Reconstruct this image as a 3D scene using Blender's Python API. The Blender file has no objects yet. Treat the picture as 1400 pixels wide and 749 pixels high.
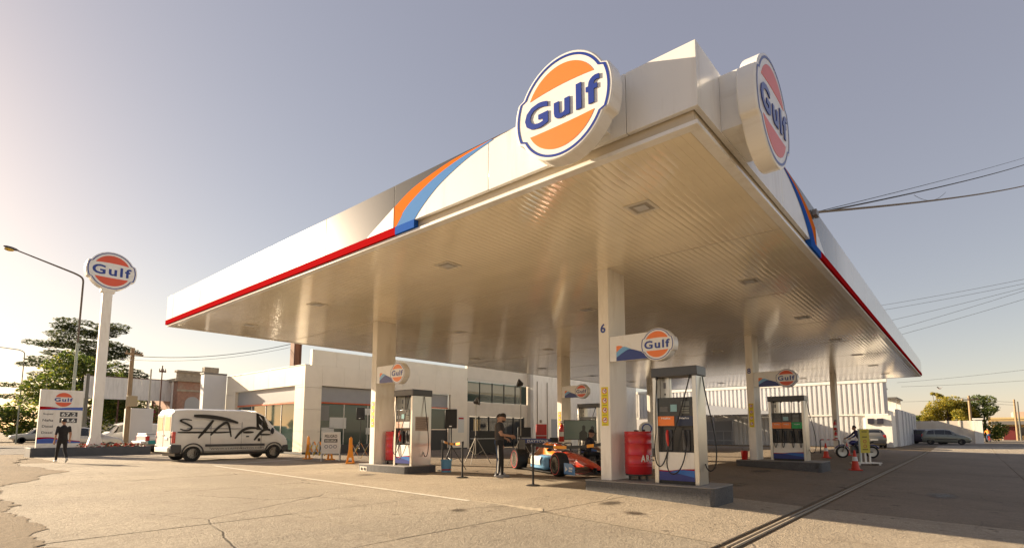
import bpy, bmesh, math, random
from mathutils import Vector, Matrix
from math import radians as R, sin, cos, pi, sqrt, atan2
random.seed(7)
sc = bpy.context.scene
COL = sc.collection
# ------------------------------------------------------------------ camera
cam_d = bpy.data.cameras.new('camera'); cam = bpy.data.objects.new('camera', cam_d); COL.objects.link(cam)
cam.location = (0, 0, 1.25); cam.rotation_euler = (R(96.25), 0, R(-49.3))
cam_d.sensor_width = 36; cam_d.lens = 724 / 1400 * 36; cam_d.shift_y = 136.2 / 1400
cam_d.clip_end = 3000; cam_d.clip_start = 0.05
sc.camera = cam
# ------------------------------------------------------------------ light
SUN_EL, SUN_HEAD = 19.5, 107.0          # elevation; heading from +X towards +Y
w = bpy.data.worlds.new('World'); sc.world = w; w.use_nodes = True
wn = w.node_tree.nodes; wl = w.node_tree.links
bg = wn['Background']; sky = wn.new('ShaderNodeTexSky'); sky.sky_type = 'NISHITA'
sky.sun_disc = False; sky.sun_elevation = R(SUN_EL); sky.sun_rotation = R(90 - SUN_HEAD)
sky.altitude = 20; sky.air_density = 0.9; sky.dust_density = 0.5; sky.ozone_density = 2.0
tint = wn.new('ShaderNodeMix'); tint.data_type = 'RGBA'; tint.blend_type = 'MULTIPLY'
tint.inputs[0].default_value = 1.0; tint.inputs[7].default_value = (0.76, 0.55, 0.36, 1)
haze_add = wn.new('ShaderNodeMix'); haze_add.data_type = 'RGBA'; haze_add.blend_type = 'ADD'; haze_add.clamp_result = False
haze_add.inputs[0].default_value = 1.0; haze_add.inputs[7].default_value = (0.92, 0.85, 1.12, 1)      # even, pale mauve haze over the whole dome
wl.new(sky.outputs[0], tint.inputs[6]); wl.new(tint.outputs[2], haze_add.inputs[6]); wl.new(haze_add.outputs[2], bg.inputs[0])
bg.inputs[1].default_value = 0.058
sd = bpy.data.lights.new('sun', 'SUN'); sd.energy = 4.0; sd.angle = R(0.5); sd.color = (1.0, 0.80, 0.56)
sun = bpy.data.objects.new('sun', sd); COL.objects.link(sun)
_sv = Vector((cos(R(SUN_EL)) * cos(R(SUN_HEAD)), cos(R(SUN_EL)) * sin(R(SUN_HEAD)), sin(R(SUN_EL))))
sun.rotation_euler = _sv.to_track_quat('Z', 'Y').to_euler(); sun.location = (0, 0, 60)
sc.view_settings.view_transform = 'Standard'; sc.view_settings.look = 'None'
sc.view_settings.exposure = 1.85; sc.view_settings.gamma = 1.0
sc.render.engine = 'CYCLES'; sc.render.resolution_x = 1024; sc.render.resolution_y = 547
sc.cycles.max_bounces = 8; sc.cycles.diffuse_bounces = 6; sc.cycles.glossy_bounces = 4; sc.cycles.transparent_max_bounces = 12
# ------------------------------------------------------------------ materials
_M = {}
def mat(name, col=(.5, .5, .5), rough=.5, metal=0., var=0., vscale=3., bump=0., bscale=40., coat=0., emit=0., spec=.5,
        dirt=None, dscale=1.2, damt=.5, rvar=0., alpha=1., aniso=None, sub=0.):
    """one procedural Principled material: base colour with noise variation, stains, fine bump"""
    if name in _M: return _M[name]
    m = bpy.data.materials.new(name); m.use_nodes = True; _M[name] = m
    nt = m.node_tree; N = nt.nodes; L = nt.links; b = N['Principled BSDF']
    c4 = (*col, 1); b.inputs['Base Color'].default_value = c4
    b.inputs['Roughness'].default_value = rough; b.inputs['Metallic'].default_value = metal
    b.inputs['Specular IOR Level'].default_value = spec
    b.inputs['Coat Weight'].default_value = coat; b.inputs['Coat Roughness'].default_value = .08
    if emit: b.inputs['Emission Color'].default_value = c4; b.inputs['Emission Strength'].default_value = emit
    tc = None
    def noise(scale, detail=6, rg=.6):
        nonlocal tc
        if tc is None: tc = N.new('ShaderNodeTexCoord')
        n = N.new('ShaderNodeTexNoise'); n.inputs['Scale'].default_value = scale; n.inputs['Detail'].default_value = detail
        n.inputs['Roughness'].default_value = rg
        if aniso:
            mp = N.new('ShaderNodeMapping'); mp.inputs['Scale'].default_value = aniso
            L.new(tc.outputs['Object'], mp.inputs[0]); L.new(mp.outputs[0], n.inputs['Vector'])
        else: L.new(tc.outputs['Object'], n.inputs['Vector'])
        return n
    cur = None
    if var:
        n = noise(vscale); rp = N.new('ShaderNodeMapRange')
        rp.inputs[1].default_value = .3; rp.inputs[2].default_value = .7
        rp.inputs[3].default_value = 1 - var; rp.inputs[4].default_value = 1 + var
        L.new(n.outputs[0], rp.inputs[0])
        mx = N.new('ShaderNodeMix'); mx.data_type = 'RGBA'; mx.blend_type = 'MULTIPLY'; mx.inputs[0].default_value = 1
        mx.inputs[6].default_value = c4; cv = N.new('ShaderNodeCombineColor')
        for k in range(3): L.new(rp.outputs[0], cv.inputs[k])
        L.new(cv.outputs[0], mx.inputs[7]); cur = mx.outputs[2]
    if dirt:
        n = noise(dscale, 8, .65); rp = N.new('ShaderNodeMapRange')
        rp.inputs[1].default_value = .5; rp.inputs[2].default_value = .72; rp.inputs[3].default_value = 0; rp.inputs[4].default_value = damt
        L.new(n.outputs[0], rp.inputs[0])
        mx = N.new('ShaderNodeMix'); mx.data_type = 'RGBA'; L.new(rp.outputs[0], mx.inputs[0])
        if cur: L.new(cur, mx.inputs[6])
        else: mx.inputs[6].default_value = c4
        mx.inputs[7].default_value = (*dirt, 1); cur = mx.outputs[2]
    if cur: L.new(cur, b.inputs['Base Color'])
    if rvar:
        n = noise(vscale * 2.3); rp = N.new('ShaderNodeMapRange')
        rp.inputs[1].default_value = .3; rp.inputs[2].default_value = .7
        rp.inputs[3].default_value = max(.02, rough - rvar); rp.inputs[4].default_value = min(1, rough + rvar)
        L.new(n.outputs[0], rp.inputs[0]); L.new(rp.outputs[0], b.inputs['Roughness'])
    if bump:
        n = noise(bscale, 8, .7); bp = N.new('ShaderNodeBump'); bp.inputs['Strength'].default_value = min(1, bump); bp.inputs['Distance'].default_value = .02 * bump
        L.new(n.outputs[0], bp.inputs['Height']); L.new(bp.outputs[0], b.inputs['Normal'])
    return m
def nodes_of(m): return m.node_tree.nodes, m.node_tree.links, m.node_tree.nodes['Principled BSDF']
# ------------------------------------------------------------------ mesh builder
class MB:
    def __init__(s): s.v = []; s.f = []; s.mi = []; s.cur = 0
    def add(s, vs, fs):
        o = len(s.v); s.v.extend([tuple(p) for p in vs])
        for f in fs: s.f.append(tuple(o + i for i in f)); s.mi.append(s.cur)
        return s
    def use(s, i): s.cur = i; return s
    def box(s, x0, x1, y0, y1, z0, z1):
        v = [(x0, y0, z0), (x1, y0, z0), (x1, y1, z0), (x0, y1, z0), (x0, y0, z1), (x1, y0, z1), (x1, y1, z1), (x0, y1, z1)]
        return s.add(v, [(0, 3, 2, 1), (4, 5, 6, 7), (0, 1, 5, 4), (1, 2, 6, 5), (2, 3, 7, 6), (3, 0, 4, 7)])
    def obox(s, c, size, M3=None):
        hx, hy, hz = [k / 2 for k in size]; o = len(s.v); c = Vector(c)
        vs = [Vector(p) for p in [(-hx, -hy, -hz), (hx, -hy, -hz), (hx, hy, -hz), (-hx, hy, -hz), (-hx, -hy, hz), (hx, -hy, hz), (hx, hy, hz), (-hx, hy, hz)]]
        if M3 is not None: vs = [M3 @ p for p in vs]
        return s.add([p + c for p in vs], [(0, 3, 2, 1), (4, 5, 6, 7), (0, 1, 5, 4), (1, 2, 6, 5), (2, 3, 7, 6), (3, 0, 4, 7)])
    def bar(s, p0, p1, wd, ht):
        p0, p1 = Vector(p0), Vector(p1); d = p1 - p0
        return s.obox((p0 + p1) / 2, (wd, ht, d.length), d.to_track_quat('Z', 'Y').to_matrix())
    def ring(s, c, M3, r, n, ry=None):
        ry = r if ry is None else ry
        return [Vector(c) + M3 @ Vector((r * cos(2 * pi * k / n), ry * sin(2 * pi * k / n), 0)) for k in range(n)]
    def cyl(s, p0, p1, r0, r1=None, n=12, caps=True):
        r1 = r0 if r1 is None else r1
        p0, p1 = Vector(p0), Vector(p1); M3 = (p1 - p0).to_track_quat('Z', 'Y').to_matrix()
        vs = s.ring(p0, M3, r0, n) + s.ring(p1, M3, r1, n)
        fs = [(k, (k + 1) % n, n + (k + 1) % n, n + k) for k in range(n)]
        if caps: fs += [tuple(range(n - 1, -1, -1)), tuple(range(n, 2 * n))]
        return s.add(vs, fs)
    def tube(s, pts, r, n=6, caps=True):
        pts = [Vector(p) for p in pts]; m = len(pts); rs = r if isinstance(r, (list, tuple)) else [r] * m
        vs = []; up = None
        for i, p in enumerate(pts):
            t = (pts[min(i + 1, m - 1)] - pts[max(i - 1, 0)]).normalized()
            if up is None: up = t.orthogonal().normalized()
            a = (up - t * up.dot(t))
            a = a.normalized() if a.length > 1e-6 else t.orthogonal().normalized()
            up = a; b = t.cross(a)
            vs += [p + (a * cos(2 * pi * k / n) + b * sin(2 * pi * k / n)) * rs[i] for k in range(n)]
        fs = [(i * n + k, i * n + (k + 1) % n, (i + 1) * n + (k + 1) % n, (i + 1) * n + k) for i in range(m - 1) for k in range(n)]
        if caps: fs += [tuple(range(n - 1, -1, -1)), tuple(range((m - 1) * n, m * n))]
        return s.add(vs, fs)
    def lathe(s, prof, n=20, M4=None, close=False):
        vs = []; m = len(prof)
        for r, z in prof: vs += [Vector((r * cos(2 * pi * k / n), r * sin(2 * pi * k / n), z)) for k in range(n)]
        if M4 is not None: vs = [M4 @ p for p in vs]
        mm = m if close else m - 1
        fs = [(i * n + k, i * n + (k + 1) % n, ((i + 1) % m) * n + (k + 1) % n, ((i + 1) % m) * n + k) for i in range(mm) for k in range(n)]
        if not close:
            if prof[0][0] > 1e-5: fs.append(tuple(range(n - 1, -1, -1)))
            if prof[-1][0] > 1e-5: fs.append(tuple(range((m - 1) * n, m * n)))
        return s.add(vs, fs)
    def prism(s, poly, a, b, ax='z'):
        """polygon (2-D, counter-clockwise) extruded a..b along ax; ax y: poly=(x,z); ax x: poly=(y,z)"""
        n = len(poly)
        def P(p, t): return (p[0], p[1], t) if ax == 'z' else ((p[0], t, p[1]) if ax == 'y' else (t, p[0], p[1]))
        vs = [P(p, a) for p in poly] + [P(p, b) for p in poly]
        fs = [(k, (k + 1) % n, n + (k + 1) % n, n + k) for k in range(n)] + [tuple(range(n - 1, -1, -1)), tuple(range(n, 2 * n))]
        if ax == 'y': fs = [tuple(reversed(f)) for f in fs]
        return s.add(vs, fs)
    def ell(s, c, r, n=12, m=8, M3=None):
        vs = []; c = Vector(c)
        for i in range(m + 1):
            t = pi * i / m
            for k in range(n):
                p = Vector((r[0] * sin(t) * cos(2 * pi * k / n), r[1] * sin(t) * sin(2 * pi * k / n), -r[2] * cos(t)))
                vs.append(c + (M3 @ p if M3 is not None else p))
        return s.add(vs, [(i * n + k, i * n + (k + 1) % n, (i + 1) * n + (k + 1) % n, (i + 1) * n + k) for i in range(m) for k in range(n)])
    def loft(s, secs, closed=True, caps=True):
        n = len(secs[0]); vs = [p for q in secs for p in q]; kk = n if closed else n - 1
        fs = [(i * n + k, i * n + (k + 1) % n, (i + 1) * n + (k + 1) % n, (i + 1) * n + k) for i in range(len(secs) - 1) for k in range(kk)]
        if caps and closed: fs += [tuple(range(n - 1, -1, -1)), tuple(range((len(secs) - 1) * n, len(secs) * n))]
        return s.add(vs, fs)
    def mesh(s, name, mats, smooth=35):
        me = bpy.data.meshes.new(name); me.from_pydata(s.v, [], s.f)
        mats = mats if isinstance(mats, (list, tuple)) else [mats]
        for m in mats: me.materials.append(m)
        if len(mats) > 1: me.polygons.foreach_set('material_index', s.mi)
        me.validate(); bm = bmesh.new(); bm.from_mesh(me); bmesh.ops.recalc_face_normals(bm, faces=bm.faces); bm.to_mesh(me); bm.free()
        if smooth:
            me.polygons.foreach_set('use_smooth', [True] * len(me.polygons)); me.set_sharp_from_angle(angle=R(smooth))
        return me
    def build(s, name, mats, parent=None, M4=None, smooth=35, bevel=0.):
        return link(name, s.mesh(name, mats, smooth), parent, M4, bevel)
def link(name, me, parent=None, M4=None, bevel=0.):
    o = bpy.data.objects.new(name, me); COL.objects.link(o)
    if parent is not None: o.parent = parent
    if M4 is not None: o.matrix_local = M4
    if bevel:
        b = o.modifiers.new('bevel', 'BEVEL'); b.width = bevel; b.segments = 2; b.limit_method = 'ANGLE'
    return o
def tag(o, label, cat, group=None):
    o['label'] = label; o['category'] = cat
    if group: o['group'] = group
    return o
def thing(name, label, cat, loc=(0, 0, 0), rz=0., group=None, M4=None):
    o = bpy.data.objects.new(name, None); COL.objects.link(o); o.empty_display_size = .2
    if M4 is not None: o.matrix_world = M4
    else: o.location = loc; o.rotation_euler = (0, 0, rz)
    return tag(o, label, cat, group)
def struct(o): o['kind'] = 'structure'; return o
def stuff(o): o['kind'] = 'stuff'; return o
def kids(o): return [c for c in COL.objects if c.parent == o]
def copy_tree(root, loc=None, rz=None, label=None, parent=None, M4=None):
    c = root.copy(); COL.objects.link(c); c.parent = parent
    if loc is not None: c.location = loc
    if rz is not None: c.rotation_euler = (0, 0, rz)
    if M4 is not None: c.matrix_world = M4
    if label: c['label'] = label
    for k in kids(root): copy_tree(k, parent=c)
    return c
def frame(o, right, up):
    r = Vector(right).normalized(); u = Vector(up).normalized(); n = r.cross(u)
    M = Matrix((r, u, n)).transposed().to_4x4(); M.translation = Vector(o); return M
def T(x, y, z): return Matrix.Translation((x, y, z))
_txt = {}
def text_mesh(s, size, mats, ext=.004, bold=0., sx=1., spacing=1., shear=0.):
    key = (s, size, ext, bold, sx, spacing, shear, mats.name)
    if key in _txt: return _txt[key]
    cu = bpy.data.curves.new('txt', 'FONT'); cu.body = s; cu.size = size; cu.extrude = ext; cu.offset = bold
    cu.align_x = 'CENTER'; cu.align_y = 'CENTER'; cu.resolution_u = 3; cu.space_character = spacing; cu.shear = shear
    o = bpy.data.objects.new('txt', cu); COL.objects.link(o); bpy.context.view_layer.update()
    me = bpy.data.meshes.new_from_object(o.evaluated_get(bpy.context.evaluated_depsgraph_get()))
    bpy.data.objects.remove(o); bpy.data.curves.remove(cu)
    xs = [v.co.x for v in me.vertices]; ys = [v.co.y for v in me.vertices]; mx = (min(xs) + max(xs)) / 2; my = (min(ys) + max(ys)) / 2
    for v in me.vertices: v.co.x = (v.co.x - mx) * sx; v.co.y -= my
    me.materials.clear(); me.materials.append(mats); _txt[key] = me
    return me
def bez(p0, p1, p2, p3, n=12):
    return [tuple((1 - t) ** 3 * a + 3 * (1 - t) ** 2 * t * b + 3 * (1 - t) * t * t * c + t ** 3 * d for a, b, c, d in zip(p0, p1, p2, p3)) for t in [k / n for k in range(n + 1)]]
def clamp01(t): return max(0., min(1., t))
def gz(X, Y):
    """height of the forecourt surface: level on the left, falling gently to the drain on the right"""
    if Y >= 6.4: p = 0.
    elif Y >= 2.4: p = -.045 * (6.4 - Y)
    elif Y >= -2: p = -.18 - .03 * (2.4 - Y)
    else: p = -.312
    return p * (1 - clamp01((X - 44) / 14))
# shared paints
WHITE = mat('white_panel_paint', (.80, .79, .76), .25, coat=.3, var=.025, vscale=.7, dirt=(.50, .44, .35), dscale=1.6, damt=.35, aniso=(2.2, 2.2, .35))
WHITEM = mat('matt_white_paint', (.85, .81, .73), .5, var=.04, vscale=1.2, dirt=(.5, .43, .33), dscale=1.6, damt=.4, aniso=(2, 2, .5))
GREYPAINT = mat('grey_paint', (.22, .22, .23), .45, var=.08, vscale=4)
BLACK = mat('black_plastic', (.015, .015, .016), .4)
RUBBER = mat('black_rubber', (.02, .02, .02), .55, var=.15, vscale=12)
STEEL = mat('brushed_steel', (.62, .58, .52), .28, metal=1., var=.06, vscale=3, rvar=.08, aniso=(1, 1, 12))
CHROME = mat('chrome', (.75, .75, .75), .12, metal=1.)
G_OR = mat('logo_orange', (.86, .20, .02), .35, coat=.3, var=.03)
G_RED = mat('logo_red_orange', (.72, .09, .025), .35, coat=.3)
G_BLUE = mat('logo_blue', (.012, .035, .26), .3, coat=.3)
RED = mat('red_paint', (.50, .015, .012), .3, coat=.4, var=.06)
ORANGE = mat('orange_plastic', (.75, .27, .01), .4, var=.05)
YELLOW = mat('yellow_print', (.72, .60, .03), .45)
BLUE = mat('blue_paint', (.02, .09, .42), .35, coat=.2)
LBLUE = mat('light_blue_paint', (.16, .40, .68), .35, coat=.2)
DKGLASS = mat('dark_glass', (.012, .016, .018), .04, spec=.9)
GLASSG = mat('tinted_shop_glass', (.045, .07, .06), .04, spec=.6)
ALU = mat('aluminium_frame', (.55, .55, .55), .35, metal=.9)
WOOD = mat('weathered_pole_wood', (.30, .21, .12), .8, var=.25, vscale=5, bump=.3, bscale=30, aniso=(6, 6, .6))
SKIN = mat('skin', (.42, .23, .15), .5)
# ------------------------------------------------------------------ ground materials
def concrete_mat(name, col, dark, crack=.6, bumps=.6):
    m = bpy.data.materials.new(name); m.use_nodes = True; N, L, b = nodes_of(m)
    g = N.new('ShaderNodeNewGeometry')
    def noise(sc_, det=8, rg=.6):
        n = N.new('ShaderNodeTexNoise'); n.inputs['Scale'].default_value = sc_; n.inputs['Detail'].default_value = det; n.inputs['Roughness'].default_value = rg
        L.new(g.outputs['Position'], n.inputs['Vector']); return n.outputs[0]
    def rng(src, a, c, lo, hi):
        r = N.new('ShaderNodeMapRange'); r.inputs[1].default_value = a; r.inputs[2].default_value = c; r.inputs[3].default_value = lo; r.inputs[4].default_value = hi
        L.new(src, r.inputs[0]); return r.outputs[0]
    def mix(fac, A, B, typ='MIX'):
        x = N.new('ShaderNodeMix'); x.data_type = 'RGBA'; x.blend_type = typ
        if isinstance(fac, float): x.inputs[0].default_value = fac
        else: L.new(fac, x.inputs[0])
        for i, q in ((6, A), (7, B)):
            if isinstance(q, tuple): x.inputs[i].default_value = (*q, 1)
            else: L.new(q, x.inputs[i])
        return x.outputs[2]
    big = noise(.35, 5); mid = noise(1.7, 8, .68); fine = noise(28, 6, .7); grit = noise(140, 3, .6)
    c = mix(rng(big, .38, .62, 0., 1.), tuple(k * 1.06 for k in col), tuple(k * .84 for k in col))
    c = mix(rng(mid, .52, .72, 0., .75), c, dark)
    c = mix(rng(noise(.9, 9, .7), .60, .70, 0., .55), c, tuple(k * 1.25 for k in col))
    c = mix(rng(fine, .38, .66, .0, .75), c, tuple(k * .52 for k in col))
    c = mix(rng(noise(8.5, 5, .68), .46, .64, 0., .55), c, tuple(k * .60 for k in col)); c = mix(rng(noise(14, 4, .6), .58, .68, 0., .45), c, tuple(k * .5 for k in col))
    c = mix(rng(noise(75, 4, .65), .56, .66, 0., .8), c, tuple(k * .38 for k in col)); c = mix(rng(noise(60, 3, .6), .60, .68, 0., .7), c, tuple(min(.8, k * 1.5) for k in col))
    c = mix(rng(grit, .58, .74, 0., .45), c, tuple(k * .42 for k in col))
    c = mix(rng(noise(.22, 4, .55), .50, .62, 0., .45), c, tuple(k * .60 for k in col))
    # oil drips
    c = mix(rng(noise(2.9, 3, .5), .68, .76, 0., .75), c, (.05, .04, .03))
    # wandering cracks
    wv = N.new('ShaderNodeMix'); wv.data_type = 'VECTOR'; wv.inputs[0].default_value = .14
    cn = N.new('ShaderNodeTexNoise'); cn.inputs['Scale'].default_value = 1.6; cn.inputs['Detail'].default_value = 8
    L.new(g.outputs['Position'], cn.inputs['Vector']); L.new(g.outputs['Position'], wv.inputs[4]); L.new(cn.outputs['Color'], wv.inputs[5])
    vo = N.new('ShaderNodeTexVoronoi'); vo.feature = 'DISTANCE_TO_EDGE'; vo.inputs['Scale'].default_value = .33
    L.new(wv.outputs[1], vo.inputs['Vector'])
    ck = rng(vo.outputs['Distance'], .0, .006, crack, 0.)
    ckm = N.new('ShaderNodeMath'); ckm.operation = 'MULTIPLY'; L.new(ck, ckm.inputs[0]); L.new(rng(noise(.5, 4), .45, .6, 0., 1.), ckm.inputs[1])
    c = mix(ckm.outputs[0], c, (.045, .035, .025))
    L.new(c, b.inputs['Base Color']); b.inputs['Roughness'].default_value = .82; b.inputs['Specular IOR Level'].default_value = .3
    hsum = N.new('ShaderNodeMath'); hsum.operation = 'MULTIPLY_ADD'; L.new(fine, hsum.inputs[0]); hsum.inputs[1].default_value = .6; L.new(rng(noise(7, 8, .7), 0, 1, 0, 1.), hsum.inputs[2])
    h2 = N.new('ShaderNodeMath'); h2.operation = 'MULTIPLY_ADD'; L.new(ckm.outputs[0], h2.inputs[0]); h2.inputs[1].default_value = -1.2; L.new(hsum.outputs[0], h2.inputs[2])
    h3 = N.new('ShaderNodeMath'); h3.operation = 'MULTIPLY_ADD'; L.new(grit, h3.inputs[0]); h3.inputs[1].default_value = .22; L.new(h2.outputs[0], h3.inputs[2])
    bp = N.new('ShaderNodeBump'); bp.inputs['Strength'].default_value = bumps; bp.inputs['Distance'].default_value = .05
    L.new(h3.outputs[0], bp.inputs['Height']); L.new(bp.outputs[0], b.inputs['Normal'])
    return m
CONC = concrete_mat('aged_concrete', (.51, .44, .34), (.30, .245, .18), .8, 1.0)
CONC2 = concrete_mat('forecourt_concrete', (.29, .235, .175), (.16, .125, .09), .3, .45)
CONC4 = concrete_mat('shade_darkened_concrete', (.31, .25, .185), (.17, .135, .095), .35, .5)  # concrete right of the drain, the canopy's shade darkened into its colour
CONC3 = concrete_mat('smooth_concrete', (.49, .415, .315), (.29, .235, .17), .3, .7)
ASPH = concrete_mat('asphalt', (.16, .14, .12), (.09, .08, .07), .4, .5)
SOIL = concrete_mat('gravelly_soil', (.27, .20, .12), (.13, .095, .055), 0., 1.0)
KERB = concrete_mat('grey_kerb_paint', (.135, .135, .14), (.09, .09, .09), .1, .3)
# ------------------------------------------------------------------ ground sheet
def axis(a, b, fine0, fine1, step, coarse):
    l = []; x = a
    while x < b:
        l.append(x); x += step if fine0 <= x < fine1 else min(coarse, max(step, abs(x - (fine0 if x < fine0 else fine1)) * .5))
    l.append(b); return sorted(set([round(q, 3) for q in l]))
gx = sorted(set([-1200, -500, -200, -80, -30, -10, -4] + list(range(0, 46, 4)) + [44, 46, 48, 50, 52, 54, 56, 58, 64, 72, 90, 120, 180, 300, 600, 1500]))
gy = sorted(set([-1500, -600, -250, -100, -50, -25, -12, -6, -2, 2.4, 6.4, 10, 15, 20, 28, 36, 46, 60, 80, 120, 200, 400, 900, 1800]))
mb = MB()
vs = [(x, y, gz(x, y) - .012) for y in gy for x in gx]; n = len(gx)
mb.add(vs, [(j * n + i, j * n + i + 1, (j + 1) * n + i + 1, (j + 1) * n + i) for j in range(len(gy) - 1) for i in range(n - 1)])
ground = struct(mb.build('ground', SOIL, smooth=0))
def slab(x0, x1, y0, y1, m, name='concrete_slab', parent=None, lift=0., gap=.011, jit=.004):
    ys = sorted(set([y0 + gap, y1 - gap] + [k for k in (-2, 2.4, 6.4) if y0 < k < y1])); xs = sorted(set([x0 + gap, x1 - gap] + [k for k in (44, 48, 53, 58) if x0 < k < x1]))
    dz = .004 + lift + random.uniform(0, jit); mb = MB(); a = len(xs); c = len(ys)
    top = [(x, y, gz(x, y) + dz) for y in ys for x in xs]
    mb.add(top, [(j * a + i, j * a + i + 1, (j + 1) * a + i + 1, (j + 1) * a + i) for j in range(c - 1) for i in range(a - 1)])
    per = [(i, 0) for i in range(a)] + [(a - 1, j) for j in range(1, c)] + [(i, c - 1) for i in range(a - 2, -1, -1)] + [(0, j) for j in range(c - 2, 0, -1)]
    rim = [top[j * a + i] for i, j in per]; low = [(p[0], p[1], p[2] - .035) for p in rim]; q = len(rim)
    mb.add(rim + low, [(k, (k + 1) % q, q + (k + 1) % q, q + k) for k in range(q)])
    me = mb.mesh(name, m, 0)
    return link(name, me, parent)
XE = [1.35, 4.1, 7.0, 11.5, 16, 20.5, 25, 29.5, 34, 38.5, 43, 48]
YE = [2.52, 5.35, 7.95, 12.2, 16.5, 20.5, 24.5, 28.2]
for j in range(len(YE) - 1):
    for i in range(len(XE) - 1):
        x0, x1 = XE[i], XE[i + 1]; y0, y1 = YE[j], YE[j + 1]
        if i == 0: x0 = [.9, .9, .9, 1.0, 1.2, 2.0, 2.4][j]
        if x1 - x0 < .3: continue
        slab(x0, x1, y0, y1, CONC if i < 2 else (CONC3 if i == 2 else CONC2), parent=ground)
YR = [-16, -9.5, -5, -1.2, 2.25]
for j in range(4):
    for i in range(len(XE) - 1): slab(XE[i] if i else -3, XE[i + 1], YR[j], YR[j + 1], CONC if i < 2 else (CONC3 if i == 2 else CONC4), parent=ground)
for x0 in (48.0, 52.6, 57.2):
    for j in range(4): slab(x0, x0 + 4.6, YR[j], YR[j + 1], CONC, parent=ground)
for i in range(2): slab(-3 + 2.2 * i, -.8 + 2.15 * i, 2.25, 7.95, CONC, parent=ground)
for (a, c) in ((4.6, 8), (8, 11.5), (11.5, 14.6)):
    slab(a, c, 28.2, 31.6, CONC, parent=ground); slab(a, c, 31.6, 34.9, CONC, parent=ground)
# gravelly soil spilling over the ragged left edge of the concrete
rs = random.Random(5); ed = [(1.25, -4), (1.3, 4), (1.28, 8), (1.36, 12), (1.5, 16), (1.75, 16.9), (2.5, 18.6), (2.95, 20.2), (3.7, 21.8), (3.5, 24), (3.1, 27.5), (3.6, 31), (4.45, 35)]
pts = []
for (xa, ya), (xb, yb) in zip(ed[:-1], ed[1:]):
    n_ = max(2, int((yb - ya) / .12))
    for k in range(n_): u = k / n_; pts.append((xa + (xb - xa) * u + rs.gauss(0, .045) + .10 * sin((ya + (yb - ya) * u) * 2.1), ya + (yb - ya) * u))
mb = MB(); q_ = len(pts); mb.add([(x, y, gz(x, y) + .014) for x, y in pts] + [(-14, y, gz(-14, y) + .014) for x, y in pts], [(k, k + 1, q_ + k + 1, q_ + k) for k in range(q_ - 1)]); struct(mb.build('soil_verge', SOIL, smooth=0))
# streets
mb = MB(); mb.box(-60, 140, 40.5, 66, -.06, .0); struct(mb.build('street', ASPH, smooth=0))
mb = MB()
mb.add([(62, -9, .004), (140, -9, .004), (140, 4.8, .004), (62, 4.8, .004)], [(0, 1, 2, 3)])
struct(mb.build('side_road', concrete_mat('worn_asphalt', (.25, .215, .17), (.15, .125, .10), .4, .4), smooth=0))
# worn painted line along the edge of the forecourt
LINEW = mat('worn_line_paint', (.62, .58, .50), .7, var=.12, vscale=6, dirt=(.38, .32, .24), dscale=3.5, damt=.9, bump=.2, bscale=60)
mb = MB(); mb.add([(6.86, 6.98, .012), (6.98, 6.98, .012), (7.90, 21.2, .012), (7.78, 21.2, .012)], [(0, 1, 2, 3)])
struct(mb.build('painted_line', LINEW, smooth=0))
mb = MB(); mb.add([(7.9, 21.5, .012), (13.6, 23.6, .012), (13.6, 23.75, .012), (7.9, 21.65, .012)], [(0, 1, 2, 3)])
struct(mb.build('painted_line', LINEW, smooth=0))
# steel angle in the joint and drain channel
mb = MB(); mb.box(6.985, 7.015, 5.35, 7.0, -.03, .009)
for y0, y1 in ((2.5, 3.9), (3.9, 5.35)):
    mb.add([(6.985, y0, gz(7, y0) + .010), (7.015, y0, gz(7, y0) + .010), (7.015, y1, gz(7, y1) + .010), (6.985, y1, gz(7, y1) + .010)], [(0, 1, 2, 3)])
struct(mb.build('joint_angle', mat('rusty_light_steel', (.40, .34, .25), .6, var=.2, vscale=8), smooth=0))
dr = thing('drain_channel', 'long narrow slot drain with pale concrete edges running across the forecourt', 'drain', (6.9, 2.38, 0))
DRC = mat('pale_drain_edge', (.37, .32, .25), .75, var=.15, vscale=5)
for yy in (-.05, .028):
    mb = MB()
    for a, c in ((0, 20), (20, 37), (37, 41.5)):
        z0, z1 = gz(6.9 + a, 2.38) + .012, gz(6.9 + c, 2.38) + .012
        mb.add([(a, yy, z0), (c, yy, z1), (c, yy + .022, z1), (a, yy + .022, z0), (a, yy, z0 - .06), (c, yy, z1 - .06), (c, yy + .022, z1 - .06), (a, yy + .022, z0 - .06)],
               [(0, 1, 2, 3), (4, 7, 6, 5), (0, 4, 5, 1), (1, 5, 6, 2), (2, 6, 7, 3), (3, 7, 4, 0)])
    mb.build('drain_edge', DRC, dr, smooth=0)
mb = MB(); mb.box(0, 41.5, -.027, .027, -.26, -.195); mb.build('channel_bottom', BLACK, dr)
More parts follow.
